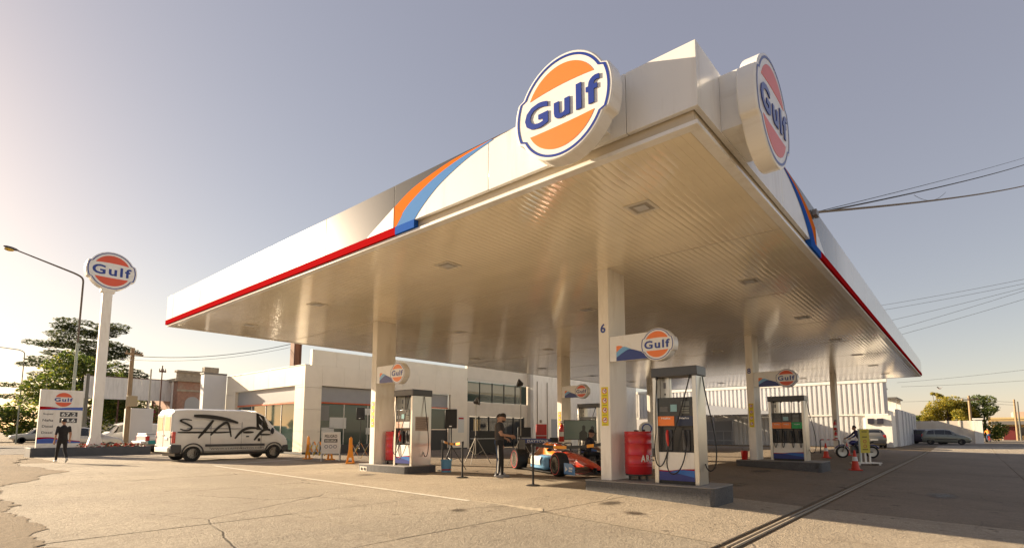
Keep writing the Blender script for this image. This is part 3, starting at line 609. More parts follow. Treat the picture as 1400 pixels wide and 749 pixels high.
# ------------------------------------------------------------------ fuel pumps (local: x right, y into, z up; front is -y)
PLATE = mat('warm_steel_plate', (.66, .63, .57), .3, metal=.9, var=.05, vscale=2)
DARKP = mat('pump_dark_panel', (.018, .019, .022), .25, coat=.3)
HOSE = mat('hose_rubber', (.012, .012, .012), .45)
def pump(label, loc, rz, wd=.9, dp=.55, strips=None, z0=.23, big=False, glass=True, nnoz=2, hoses='front', steel=PLATE, notice=False):
    t = thing('fuel_pump', label, 'fuel pump', (loc[0], loc[1], z0), rz, 'fuel pumps on the islands'); h = wd / 2
    PW = .095
    for s_ in (-1, 1):
        mb = MB(); mb.box(min(s_ * h, s_ * (h - PW)), max(s_ * h, s_ * (h - PW)), -.015, dp + .015, 0, 2.12); mb.build('side_post', steel, t, bevel=.01)
    mb = MB(); mb.box(-h - .02, h + .02, -.03, dp + .03, 2.122, 2.31); mb.build('header', mat('header_grey', (.055, .055, .06), .35, coat=.2), t, bevel=.012)
    mb = MB(); mb.box(-h + PW, h - PW, .02, dp - .02, 0, .07); mb.build('plinth', BLACK, t)
    mb = MB(); mb.box(-h + PW + .002, h - PW - .002, .0, dp, .07, .62); lo = mb.build('lower_panel', WHITEM, t, bevel=.006)
    for q, F in enumerate((frame((0, -.002, .07), (1, 0, 0), (0, 0, 1)), frame((0, dp + .002, .07), (-1, 0, 0), (0, 0, 1)))):
        wave(lo, F, -h + PW + .004, h - PW - .004, .0, .24, [
            ('red_wave', FRED, [(0, .82), (.3, .80), (.6, .92), (1, 1.0)]),
            ('light_wave', mat('pump_mid_blue', (.03, .14, .45), .3), [(0, .60), (.35, .74), (.6, .88), (1, .86)]),
            ('blue_wave', mat('pump_deep_blue', (.02, .035, .20), .3), [(0, .72), (.3, .70), (.6, .55), (1, .32)])])
    mb = MB(); mb.box(-h + PW + .002, h - PW - .002, .10, dp - .10, .62, 1.12); mb.build('nozzle_bay', DARKP, t)
    mb = MB(); mb.box(-h + PW + .002, h - PW - .002, .0, dp, 1.12, 1.70); bd = mb.build('display_housing', DARKP, t, bevel=.008)
    iw = wd - 2 * PW
    strips = strips or [(G_OR, 0, .48), (mat('pump_navy', (.02, .03, .07), .3), .52, 1.)]
    for q in (0, 1):
        F = frame((0, -.002, 0), (1, 0, 0), (0, 0, 1)) if q == 0 else frame((0, dp + .002, 0), (-1, 0, 0), (0, 0, 1))
        for m_, a, c in strips:
            flat('grade_strip', m_, -iw / 2 + iw * a + .004, -iw / 2 + iw * c - .004, 1.14, 1.33 if not big else 1.36, .006, bd, F)
            link('grade_text', fit_text('Nafta', iw * (c - a) * .55, .035, mat('grade_white', (.8, .8, .8), .4), .0005, .02), bd, F @ T(-iw / 2 + iw * (a + c) / 2, 1.29, .007))
        flat('screen', mat('lcd_screen', (.22, .42, .46), .15), -iw * .12, iw * .06, 1.42, 1.56, .006, bd, F)
        flat('screen', mat('lcd_grey', (.10, .11, .11), .12), iw * .18, iw * .42, 1.53, 1.62, .006, bd, F)
        flat('keypad', mat('keypad_grey', (.12, .12, .12), .4), -iw * .44, -iw * .2, 1.42, 1.52, .006, bd, F)
        for k in range(3): flat('price_window', mat('lcd_dim', (.16, .17, .15), .15), iw * .2, iw * .40, 1.38 + k * .045, 1.41 + k * .045, .005, bd, F)
    mb = MB(); mb.box(-h + PW + .002, -h + PW + .20, .16, dp - .16, 1.70, 2.12); pl = mb.build('upright_plate', steel, t, bevel=.006)
    mb = MB(); mb.box(-h + PW + .07, -h + PW + .12, .155, .159, 1.9, 2.02); mb.build('plate_mark', GREYPAINT, pl)
    mb = MB(); mb.lathe([(0, 0), (.018, 0), (.018, .006), (0, .006)], 10, frame((-h + PW + .10, .16, 1.78), (1, 0, 0), (0, 0, 1))); mb.build('plate_button', BLACK, pl)
    if notice:
        mb = MB(); mb.box(h + .001, h + .004, .10, dp - .10, 1.05, 1.48); nt = mb.build('notice', mat('notice_paper', (.42, .33, .27), .6), t)
        for k in range(6): mb = MB(); mb.box(h + .0042, h + .005, .13, dp - .13 - .05 * (k % 3), 1.41 - k * .06, 1.425 - k * .06); mb.build('notice_line', BLACK, nt)
    # nozzles with boots and hoses
    for k in range(nnoz):
        x = -iw / 2 + iw * (k + .5) / nnoz
        mb = MB(); mb.box(x - .07, x + .07, .06, .099, .66, 1.06); mb.build('nozzle_boot', mat('boot_grey', (.10, .10, .105), .35), t, bevel=.01)
        mb = MB(); mb.tube([(x, .03, 1.05), (x, .0, .98), (x + .01, .0, .86), (x + .02, .01, .74)], [.022, .028, .030, .018], 8); mb.tube([(x, .02, 1.02), (x, .05, .90), (x, .06, .72)], .012, 6)
        nz = mb.build('nozzle', [mat('nozzle_red', (.60, .03, .02), .35) if k == 0 and not big else BLACK][0], t)
        if hoses == 'front':
            e = -1 if k < nnoz / 2 else 1
            if big: pts = bez((x + .02, .01, .74), (x + .03, -.10, .35), (x + .12 * e, -.05, .30), (x + .05 * e, .06, 1.12), 12) + [(x + .05 * e, -.03, 1.72), (x + .05 * e, .05, 2.1)]
            elif k == 0: pts = bez((x + .02, .01, .74), (x - .05, -.10, .10), (x - .34, -.06, .25), (-h + PW - .02, -.06, 1.0), 14) + [(-h + PW - .01, -.05, 1.6), (-h + PW + .01, -.02, 2.1)]
            else: pts = bez((x + .02, .01, .74), (x + .03, -.22, -.06), (x - .55, -.20, .06), (x - .20, -.10, .95), 16) + bez((x - .20, -.10, .95), (x - .05, -.08, 1.35), (x + .05, -.06, 1.7), (h - PW - .03, -.03, 2.1), 8)[1:]
            mb = MB(); mb.tube(pts, .0125, 7); mb.build('hose', HOSE, t, smooth=60)
            mb = MB(); mb.ell(pts[-1], (.03, .03, .04), 8, 6); mb.build('hose_joint', BLACK, t)
    # side hose hanging on the right
    pts = bez((h + .02, dp * .6, 2.1), (h + .10, dp * .6, 1.4), (h + .30, dp * .6, .9), (h + .22, dp * .6, .42), 12) + bez((h + .22, dp * .6, .42), (h + .17, dp * .6, .22), (h + .05, dp * .6, .22), (h + .015, dp * .6, .40), 6)[1:]
    mb = MB(); mb.tube(pts, .0125, 7); mb.build('hose', HOSE, t, smooth=60)
    return t
RZ = R(-90)
pump('dark fuel pump with an orange grade strip, nearest the camera beside the red drum', (10.10, 4.42), RZ, .92, .42)
pump('fuel pump with broad steel side and pinned notice, beside the blue bucket', (10.22, 13.20), RZ, .90, .72, [(mat('pale_pink_strip', (.62, .38, .28), .4), 0, .5), (mat('pale_grey_strip', (.5, .52, .52), .4), .5, 1)], notice=True, steel=PLATE)
GRN = mat('grade_green', (.02, .36, .10), .35)
pump('fuel pump with orange and green grade strips in the shade, beside column 8', (20.95, 4.98), RZ, 1.18, .55, [(G_OR, 0, .33), (G_OR, .33, .64), (GRN, .66, 1.)], big=True, nnoz=4)
pump('dark fuel pump half hidden behind the race car screen', (20.75, 13.25), RZ, 1.1, .55)
# ------------------------------------------------------------------ red drums
def drum(label, loc, z0, word, mark0=0.):
    t = thing('steel_drum', label, 'drum', (loc[0], loc[1], z0), 0, 'red drums standing on pump islands')
    r = .285; H_ = .90; b0 = .13; prof = [(0, b0), (r - .01, b0), (r, b0 + .01)]
    for zc in (.16, .19, .22, .40, .64, .80, .83):
        z = b0 + zc; prof += [(r, z - .012), (r + .009, z), (r, z + .012)]
    prof += [(r, b0 + H_ - .03), (r + .008, b0 + H_), (r - .012, b0 + H_), (r - .02, b0 + H_ - .02), (0, b0 + H_ - .02)]
    mb = MB(); mb.lathe(prof, 36); mb.build('drum_body', mat('drum_red', (.52, .012, .02), .32, coat=.4, var=.07, vscale=3, dirt=(.25, .02, .02), dscale=2, damt=.5), t, smooth=50)
    mb = MB(); mb.cyl((.12, -.08, b0 + H_ - .02), (.12, -.08, b0 + H_ + .04), .035, n=10); mb.box(-.1, -.02, -.04, .04, b0 + H_ - .02, b0 + H_ + .03); mb.build('bung', BLACK, t)
    for k in range(3):
        a = 2 * pi * k / 3 + .4; mb = MB(); mb.box(-.02, .02, -.02, .02, 0, b0); mb.build('foot', BLACK, t, T(.2 * cos(a), .2 * sin(a), 0))
    mb = MB(); mb.lathe([(r - .03, b0 - .03), (r - .01, b0 - .03), (r - .01, b0 - .002), (r - .03, b0 - .002)], 24, close=True); mb.build('stand_ring', BLACK, t)
    if word:
        for i, ch in enumerate(word):
            a = mark0 + i * .42
            n_ = Vector((cos(a), sin(a), 0)); M4 = frame(Vector((0, 0, b0 + .335)) + n_ * (r + .004), Vector((-sin(a), cos(a), 0)), (0, 0, 1))
            link('letter', fit_text(ch, .10, .145, mat('drum_white', (.8, .8, .78), .5), .003, .025), t, M4)
    return t
drum('red steel drum lettered in white, between column 6 and the near pump', (10.52, 5.46), .23, 'ARENA', R(228))
drum('red steel drum tucked between the left column and the steel-sided pump', (10.62, 14.15), .23, None)
# ------------------------------------------------------------------ buckets
def bucket(label, loc, z, r, h, m, band, mats2=None, flip=False):
    t = thing('bucket', label, 'bucket', (loc[0], loc[1], z))
    mb = MB(); mb.lathe([(0, 0), (r * .88, 0), (r, h), (r + .012, h), (r + .012, h - .03), (r - .012, h - .02), (r * .8, .03), (0, .03)] if not flip else [(0, 0), (r * .7, 0), (r * .7 + .01, .01), (r, h), (r + .015, h + .005), (r - .02, h), (r * .6, .03), (0, .03)], 24); mb.build('pail', m, t, smooth=50)
    if band: mb = MB(); mb.lathe([(r * .905, .06), (r * .925, .1), (r * .935, .1), (r * .915, .06)], 24, close=True); mb.build('band', band, t)
    mb = MB(); mb.tube([(r * cos(a) * .8, 0, h + r * .75 * sin(a)) for a in [pi * k / 10 for k in range(11)]], .008, 6); mb.build('handle', GREYPAINT, t, Matrix.Rotation(R(40), 4, 'Z'))
    return t
bucket('light blue bucket with red band on the ground by the left pump island', (11.38, 12.50), 0.004, .17, .38, mat('pail_blue', (.14, .34, .52), .45), RED)
bucket('dark red bucket standing beside column 8', (20.72, 6.42), .23, .13, .32, RED, None, flip=True)
# ------------------------------------------------------------------ shop building: -Y front at SY, -X front at SXW
SY, SXW = 28.2, 14.9
store = thing('shop_building', 'white panelled station shop with grey sign band and glass front', 'shop', (SXW, SY, 0))
BAND = mat('grey_sign_band', (.30, .31, .33), .4, var=.04); ORB = mat('orange_red_strip', (.62, .10, .02), .4)
SIDING = mat('shop_panel_ivory', (.80, .73, .60), .4, var=.03, vscale=.8, dirt=(.52, .45, .33), dscale=.6, damt=.25)
def pb(nm, m, x0, x1, y0, y1, z0, z1, par=store, bev=.004):
    mb = MB(); mb.box(x0, x1, y0, y1, z0, z1); return mb.build(nm, m, par, bevel=bev)
D = .25  # wall thickness
# -Y front: pillars, header panels
def panels_front(x0, x1, z0, z1, n, y=0, th=.25):
    for k in range(n):
        a = x0 + (x1 - x0) * k / n; c = x0 + (x1 - x0) * (k + 1) / n
        pb('wall_panel', SIDING, a + .003, c - .003, y, y + th, z0, z1)
for z0, z1 in ((0.12, 1.25), (1.262, 2.5), (2.512, 3.75), (3.762, 5.03)):
    pb('wall_panel', SIDING, .0, 1.05, 0, D, z0, z1)
pb('skirting', mat('dark_skirting', (.06, .06, .06), .6), -.01, 1.05, -.012, D, 0, .11)
panels_front(1.06, 11.1, 3.90, 5.03, 7)
panels_front(.40, 12.8, 5.045, 5.95, 8, .02)
for z0, z1 in ((.12, 1.3), (1.312, 2.6), (2.612, 3.888), (3.9, 5.03)): pb('wall_panel', SIDING, 11.12, 12.8, 0, D, z0, z1)
pb('skirting', mat('dark_skirting'), 11.1, 12.8, -.012, D, 0, .11)
pb('backing_wall', SIDING, .01, 12.79, .012, D - .02, 3.93, 5.0); pb('backing_wall', SIDING, .012, 1.04, .262, .4, .1, 3.9); pb('backing_wall', SIDING, .42, 12.79, .032, D - .02, 5.0, 5.93); pb('backing_wall', SIDING, 11.13, 12.79, .012, D - .02, .1, 3.9)
# recessed window bay: sign band, strip, glass, interior
pb('sign_band', BAND, 1.06, 11.1, .28, .42, 2.98, 3.89)
pb('band_strip', ORB, 1.06, 11.1, .24, .43, 2.90, 2.975)
mb = MB(); mb.lathe([(.27, 0), (.36, 0), (.36, .03), (.27, .03)], 28, frame((4.95, .278, 3.42), (1, 0, 0), (0, 0, 1)), close=True); mb.build('ring_logo', FRED, store)
link('sign_letter', fit_text('S', .42, .62, mat('sign_white', (.8, .8, .78), .4), .015, .03), store, frame((6.6, .262, 3.42), (1, 0, 0), (0, 0, 1)))
nP = 6
for k in range(nP):
    a = 1.06 + 10.04 * k / nP; c = 1.06 + 10.04 * (k + 1) / nP
    if k < 4: pb('pane', GLASSG, a + .03, c - .03, .34, .36, .5, 2.88, bev=0)
    else: pb('pane', GLASSG, a + .03, c - .03, .34, .36, 1.42, 2.88, bev=0)
    pb('mullion', ALU, c - .028, c + .028, .31, .40, .4, 2.895)
pb('counter_panel', mat('dark_grey_panel', (.045, .045, .045), .5), 7.8, 11.08, .24, .45, .0, 1.40)
pb('plinth', mat('dark_skirting'), 1.06, 7.79, .26, .45, 0, .49)
for (x0, x1, z0, z1, m) in ((1.2, 1.75, 1.9, 2.8, 'grey'), (1.8, 2.9, 1.45, 2.1, 'w'), (1.3, 2.1, .9, 1.5, 'w'), (4.3, 5.1, 1.1, 1.5, 'w'), (4.2, 4.9, 2.3, 2.7, 'w'), (5.5, 6.6, .8, 2.2, 'w'), (8.3, 9.4, 1.6, 2.75, 'g')):
    pb('window_poster', {'w': mat('poster_white', (.62, .62, .58), .5), 'grey': mat('poster_grey', (.20, .20, .19), .5), 'g': mat('poster_green', (.35, .50, .42), .5)}[m], x0, x1, .322, .326, z0, z1, bev=0)
pb('interior_wall', mat('shop_inside', (.22, .20, .16), .7, var=.4, vscale=1.5), .3, 12.6, 3.8, 3.9, 0, 3.9)
# -X front (sunlit)
for z0, z1 in ((0.12, 1.25), (1.262, 2.5), (2.512, 3.75)):
    pb('wall_panel', SIDING, 0, D, .262, 1.1, z0, z1); pb('wall_panel', SIDING, 0, D, 9.3, 10.8, z0, z1)
for k in range(5): pb('wall_panel', SIDING, 0, D, .262 + 2.1 * k, .25 + 2.1 * (k + 1), 3.90, 5.03)
pb('wall_panel', SIDING, 0, D, .262, 1.1, 3.762, 3.89); pb('wall_panel', SIDING, 0, D, 9.3, 10.8, 3.762, 3.89)
pb('sign_band', BAND, .20, .34, 1.11, 9.29, 3.0, 3.89); pb('band_strip', ORB, .17, .35, 1.11, 9.29, 2.90, 2.995)
for k in range(4):
    a = 1.11 + 8.18 * k / 4; c = 1.11 + 8.18 * (k + 1) / 4
    pb('pane', GLASSG, .27, .29, a + .03, c - .03, .2, 2.89, bev=0); pb('mullion', ALU, .24, .33, c - .028, c + .028, .1, 2.895)
pb('curtain', mat('pale_curtain', (.55, .52, .44), .8, var=.2, vscale=6, aniso=(1, 8, .3)), .36, .38, 1.4, 3.4, .4, 2.3)
pb('skirting', mat('dark_skirting'), -.012, D, .25, 10.8, 0, .10)
pb('roof', mat('flat_roof', (.25, .23, .2), .8), .26, 12.7, .3, 10.7, 4.7, 4.95)
pb('parapet_cap', ALU, -.03, .28, .0, 10.82, 5.032, 5.06)
# rear part of the shop front: high strip window and dark doors
hall = thing('shop_hall', 'pale hall wall with high strip window and dark glass doors behind the race car', 'shop', (27.72, SY, 0))
TAN = mat('cream_wall_paint', (.66, .60, .50), .55, var=.05, vscale=1, dirt=(.45, .38, .28), dscale=.8, damt=.3)
def hb(nm, m, *a, bev=.004): return pb(nm, m, *a, par=hall, bev=bev)
hb('wall', TAN, 0, 7.1, .06, .3, 2.42, 3.50); hb('wall', TAN, 0, 7.1, .06, .3, 5.26, 6.4)
hb('window_head', mat('pale_beam', (.62, .57, .48), .5), -.02, 7.1, -.04, .06, 5.05, 5.26)
for k in range(5):
    a = .02 + 1.4 * k; hb('pane', GLASSG, a + .02, a + 1.38, .14, .16, 3.52, 5.04, bev=0); hb('mullion', BLACK, a + 1.375, a + 1.425, .10, .2, 3.50, 5.05)
hb('pier', TAN, -.005, .25, .05, .3, 0, 2.415); hb('pier', TAN, 3.55, 4.05, .05, .3, 0, 2.415); hb('pier', TAN, 6.75, 7.1, .05, .3, 0, 2.415)
for a, c in ((.26, 1.35), (1.37, 2.45), (2.47, 3.54), (4.06, 5.4), (5.42, 6.74)):
    hb('door_pane', DKGLASS, a + .03, c - .03, .16, .18, .05, 2.37, bev=0)
    for u in (a, c - .05): hb('door_frame', BLACK, u, u + .05, .12, .22, 0, 2.41)
hb('door_poster', mat('poster_tan', (.55, .42, .22), .5), .8, 1.5, .148, .152, 1.3, 2.2, bev=0)
hb('door_notice', mat('poster_white'), 4.3, 4.9, .05, .058, 2.44, 2.62, bev=0)
hb('wall_notice', mat('poster_white'), -.95, -.35, -.004, -.001, 1.2, 2.35, bev=0)
hb('notice_title', FRED, -.9, -.4, -.008, -.005, 2.18, 2.28, bev=0)
# white service wall further right, with conduits and a grey panel
ws = thing('service_wall', 'plain white service wall with conduits between the hall and the corrugated shed', 'wall', (34.83, SY, 0))
for k in range(7): pb('wall_panel', WHITEM, .004 + 2.6 * k, 2.596 + 2.6 * k, -.6, -.3, 0, 6.2, par=ws)
pb('return_wall', TAN, 0, .28, -.298, .3, 0, 6.2, par=ws)
for x in (.5, 1.9): mb = MB(); mb.cyl((x, -.64, .3), (x, -.64, 5.5), .035, n=8); mb.build('conduit', mat('conduit_brown', (.30, .24, .17), .5), ws)
pb('junction_box', mat('conduit_brown'), .85, 1.05, -.70, -.605, 2.0, 2.25, par=ws); pb('grey_door', mat('grey_metal_door', (.36, .37, .39), .45), 2.5, 3.9, -.63, -.605, .3, 2.35, par=ws)
pb('service_window', DKGLASS, 11.2, 12.2, -.62, -.605, 1.2, 2.3, par=ws)
# rusty square stack behind the shop roof
t = thing('rusty_stack', 'rust brown square steel stack rising behind the shop roof', 'chimney', (18.9, 37.3, 4.9))
mb = MB(); mb.box(-.28, .28, -.28, .28, 0, 6.5); mb.build('stack', mat('rust_brown', (.20, .085, .045), .75, var=.3, vscale=3, aniso=(3, 3, .5)), t, bevel=.02)
for u in (-.24, .24): mb = MB(); mb.box(u - .05, u + .05, -.33, -.281, 0, 6.4); mb.build('angle_rail', mat('rust_dark', (.12, .05, .03), .7), t)
# shaded white side building left of the shop
sb = thing('side_building', 'plain white block building adjoining the left end of the shop', 'building', (13.45, 39.05, 0))
pb('wall', mat('cool_white_wall', (.62, .62, .62), .6, var=.04, vscale=.6), 0, 1.44, 0, .3, 0, 5.15, par=sb); pb('rear_skin', mat('cool_white_wall'), 0, 1.44, .302, .6, 0, 5.15, par=sb)
pb('roof_cap', mat('dark_cap', (.16, .15, .14), .6), -.05, 1.44, -.06, .66, 5.153, 5.25, par=sb)
# ------------------------------------------------------------------ corrugated shed on the far right
shed = thing('corrugated_shed', 'long white corrugated shed with ribbed cladding closing the far end of the forecourt', 'shed', (53.3, 5.0, 0))
CORR = mat('white_corrugated_metal', (.74, .73, .71), .35, var=.03, metal=.1)
def ribs(y0, y1, z0, z1, x=0., pit=.38, nm='cladding_rib'):
    n = int((y1 - y0) / pit)
    for k in range(n):
        y = y0 + k * pit; po = [(y + .10, x), (y + .14, x - .10), (y + .32, x - .10), (y + .36, x)]
        mb = MB(); mb.add([(p[1], p[0], z) for z in (z0, z1) for p in po], [(0, 1, 5, 4), (1, 2, 6, 5), (2, 3, 7, 6)]); mb.build(nm, CORR, shed, smooth=0)
pb('wall', CORR, .0, .2, 0, 24, 2.75, 5.35, par=shed); pb('top_band', WHITEM, -.14, .2, -.05, 24, 5.352, 5.6, par=shed); ribs(.1, 24, 2.75, 5.34)
pb('lower_wall', CORR, .05, .2, 1.6, 12.4, 0, 2.6, par=shed); ribs(2.0, 12.3, .02, 2.6, .05); pb('mid_trim', WHITEM, -.12, .2, 0, 24, 2.62, 2.74, par=shed)
pb('corner_box', WHITEM, -.25, 3, -.2, 1.6, 0, 2.6, par=shed); pb('end_wall', WHITEM, .201, 3, -.05, .2, 0, 3.0, par=shed)
for y in (.35, 1.0): pb('wall_box', mat('dark_box', (.03, .03, .045), .4), -.42, -.25, y, y + .42, 1.9, 2.35, par=shed)
pb('inner_wall', mat('inner_grey', (.40, .40, .42), .6, var=.1), 2.6, 2.8, 12.5, 24, 0, 2.7, par=shed); pb('roof', mat('flat_roof'), .2, 3, .2, 24, 4.9, 5.0, par=shed)
for k in range(14): pb('fence_bar', mat('fence_grey', (.45, .46, .48), .5), .0, .05, 12.6 + k * .8, 12.65 + k * .8, .0, 1.25, par=shed)
for z in (.35, 1.25): pb('fence_rail', mat('fence_grey'), -.02, .03, 12.5, 24, z, z + .12, par=shed)
pb('roller_panel', mat('roller_grey', (.33, .34, .37), .45), .3, .4, 12.6, 15.2, 0, 2.3, par=shed); pb('wall_notice', mat('poster_tan'), -.05, -.03, 17.2, 18.5, 1.5, 2.2, par=shed)
# sloping grey awning in front of the shed
aw = thing('grey_awning', 'sloping grey sheet awning in front of the corrugated shed', 'awning', (49.5, 12.9, 0))
mb = MB(); po = [(0, 3.0), (9.5, 4.3), (9.5, 2.8), (0, 2.8)]; mb.prism([(p[0], p[1]) for p in po], 0, .08, 'x'); mb.build('side_sheet', mat('awning_grey', (.40, .42, .46), .5, var=.06, aniso=(1, 12, 1), vscale=2), aw, smooth=0)
mb = MB(); mb.add([(0, 0, 3.02), (3.5, 0, 3.02), (3.5, 9.5, 4.32), (0, 9.5, 4.32)], [(0, 1, 2, 3)]); mb.build('roof_sheet', mat('awning_grey'), aw, smooth=0)
for y in (.1, 5, 9.3): pb('post', GREYPAINT, .0, .1, y, y + .1, 0, 2.8, par=aw)
# low white boundary wall behind the parked cars
bw = thing('boundary_wall', 'cream boundary wall behind the two parked cars', 'wall', (76, -.35, 0))
for k in range(7): pb('wall_panel', mat('cream_wall', (.64, .57, .47), .7, var=.08, vscale=.7), 0, .25, .01 + 1.15 * k, 1.13 + 1.15 * k, 0, 2.45, par=bw)
for k in range(7): pb('pilaster', mat('cream_wall'), -.06, -.003, 1.07 + 1.15 * k, 1.20 + 1.15 * k, 0, 2.5, par=bw)
pb('gate_post', WHITEM, -.25, .35, -.7, 0, 0, 2.55, par=bw); pb('post_cap', WHITEM, -.35, .45, -.8, .1, 2.553, 2.7, par=bw)
sw = thing('side_wall', 'white rendered wall running back from the corrugated shed to the parked cars', 'wall', (56.4, 4.62, 0))
for k in range(6): pb('wall_panel', mat('cool_white_wall'), 3.3 * k, 3.29 * (k + 1), -.02, .2, 0, 3.2, par=sw)
for k in range(5): pb('buttress', mat('cool_white_wall'), 3.3 * (k + 1) - .1, 3.3 * (k + 1) + .1, -.12, -.022, 0, 3.25 - .08 * k, par=sw)
pb('lean_roof', mat('dark_cap'), 3.2, 9, .25, 1.5, 4.3, 4.42, par=sw); pb('roof_stub', WHITEM, 4.2, 4.5, .4, 1.4, 3.2, 4.3, par=sw); pb('roof_stub', WHITEM, 8.2, 8.5, .4, 1.4, 3.2, 4.3, par=sw)
# ------------------------------------------------------------------ vehicles (local: x forward, y left, z up; origin on the ground under the middle)
TYRE = mat('tyre_rubber', (.018, .018, .018), .75, var=.2, vscale=20)
RIM = mat('alloy_rim', (.45, .44, .42), .3, metal=.8)
CARGLASS = mat('car_window_glass', (.015, .018, .02), .05, spec=.8)
TAIL = mat('tail_lamp_red', (.48, .015, .015), .15, coat=.6); HEADL = mat('head_lamp_glass', (.55, .57, .58), .08, coat=.6)
CLAD = mat('grey_cladding', (.055, .055, .058), .55)
def wheel(parent, x, y, r, wd, out, rim=RIM, band=None, nm='wheel'):
    """out = +1 / -1: side of the outer face (local y)"""
    M4 = T(x, y, r) @ Matrix.Rotation(R(-90 * out), 4, 'X')
    mb = MB(); mb.lathe([(r * .62, wd), (r * .90, wd), (r * .97, wd * .9), (r, wd * .7), (r, -wd * .7), (r * .95, -wd), (r * .5, -wd)], 28); tw = mb.build('tyre', TYRE, None, None, smooth=40)
    tw.name = nm; tw.parent = parent; tw.matrix_local = M4 @ T(0, 0, -wd)
    mb = MB(); mb.lathe([(r * .62, wd * 1.0), (r * .60, wd * .6), (r * .2, wd * .55), (r * .15, wd * .8), (0, wd * .82)], 24); rr = mb.build('rim', rim, tw, smooth=30)
    mb = MB()
    for k in range(6):
        M3 = Matrix.Rotation(2 * pi * k / 6, 3, 'Z'); mb.obox(M3 @ Vector((r * .38, 0, wd * .78)), (r * .5, r * .10, wd * .15), M3)
    mb.build('spokes', rim, tw)
    if band:
        mb = MB(); mb.lathe([(r * .80, wd * 1.005), (r * .86, wd * 1.005), (r * .86, wd * 1.01), (r * .80, wd * 1.01)], 28, close=True); mb.build('tyre_band', band, tw)
    return tw
class Car:
    def __init__(s, name, label, cat, loc, heading, st, paint, wheels, r, W, group=None, wd=.105, cut=True, rim=RIM):
        s.t = thing(name, label, cat, loc, heading, group); s.st = st; s.secs = []
        for (x, zb, zs, zr, wl, wb_, wr) in st:
            h = zr - zs
            half = [(0, zb), (wl * .85, zb), (wl, zb + .10), (wb_, zb + (zs - zb) * .55), (wb_ * .985, zs), (wr + (wb_ * .985 - wr) * .45, zs + h * .5), (wr, zr - min(.06, h * .15)), (wr * .75, zr), (0, zr + .012)]
            s.secs.append([Vector((x, p[0], p[1])) for p in half])
        mb = MB(); mb.loft([q + [Vector((p.x, -p.y, p.z)) for p in reversed(q[1:-1])] for q in s.secs])
        b = mb.build('body', paint, s.t, smooth=38); s.body = b
        if cut:
            cm = MB()
            for x in wheels:
                for sd in (1, -1): cm.cyl((x, sd * (W / 2 - .26), r), (x, sd * (W / 2 + .3), r), r * 1.17, n=24)
            co = cm.build('cutter', paint); md = b.modifiers.new('c', 'BOOLEAN'); md.object = co; md.operation = 'DIFFERENCE'; md.solver = 'EXACT'
            bpy.context.view_layer.update(); me = bpy.data.meshes.new_from_object(b.evaluated_get(bpy.context.evaluated_depsgraph_get()))
            b.modifiers.clear(); b.data = me; bpy.data.objects.remove(co); me.set_sharp_from_angle(angle=R(38))
        for x in wheels:
            for sd in (1, -1): wheel(s.t, x, sd * (W / 2 - .02), r, wd, sd, rim)
        mb = MB()
        for x in wheels: mb.cyl((x, -W / 2 + .1, r), (x, W / 2 - .1, r), .05, n=8)
        mb.box(min(wheels) - .6, max(wheels) + .6, -W / 2 + .24, W / 2 - .24, r * .7, r * 1.6); mb.build('chassis', BLACK, s.t)
    def P(s, i, k, sd):
        i0 = min(int(i), len(s.secs) - 2); k0 = min(int(k), 7); a = i - i0; c = k - k0
        g = lambda ii, kk: s.secs[ii][kk]
        p = (g(i0, k0) * (1 - c) + g(i0, k0 + 1) * c) * (1 - a) + (g(i0 + 1, k0) * (1 - c) + g(i0 + 1, k0 + 1) * c) * a
        return Vector((p.x, p.y * sd, p.z))
    def patch(s, nm, m, corners, sd=1, off=.006, n=6, par=None):
        """corners: 4 (station, k) in order; bilinear in parameter space, laid just proud of the skin. k>8 means other half"""
        def Q(i, k): return s.P(i, k, sd) if k <= 8 else s.P(i, 16 - k, -sd)
        g = []
        for a in range(n + 1):
            for c in range(n + 1):
                u, v = a / n, c / n
                i = (1 - u) * ((1 - v) * corners[0][0] + v * corners[3][0]) + u * ((1 - v) * corners[1][0] + v * corners[2][0])
                k = (1 - u) * ((1 - v) * corners[0][1] + v * corners[3][1]) + u * ((1 - v) * corners[1][1] + v * corners[2][1])
                e = .02; p = Q(i, k); d1 = Q(min(i + e, len(s.secs) - 1), k) - Q(max(i - e, 0), k); d2 = Q(i, k + e) - Q(i, max(k - e, 0)); nn = d1.cross(d2)
                nn = nn.normalized() if nn.length > 1e-9 else Vector((0, 0, 1))
                ctr = Vector((p.x, 0, .7))
                if nn.dot(p - ctr) < 0: nn = -nn
                g.append(p + nn * off)
        q = n + 1; mb = MB(); mb.add(g, [(a * q + c, (a + 1) * q + c, (a + 1) * q + c + 1, a * q + c + 1) for a in range(n) for c in range(n)])
        return mb.build(nm, m, par or s.t, smooth=60)
    def box(s, nm, m, *a, bev=.01): mb = MB(); mb.box(*a); return mb.build(nm, m, s.t, bevel=bev)
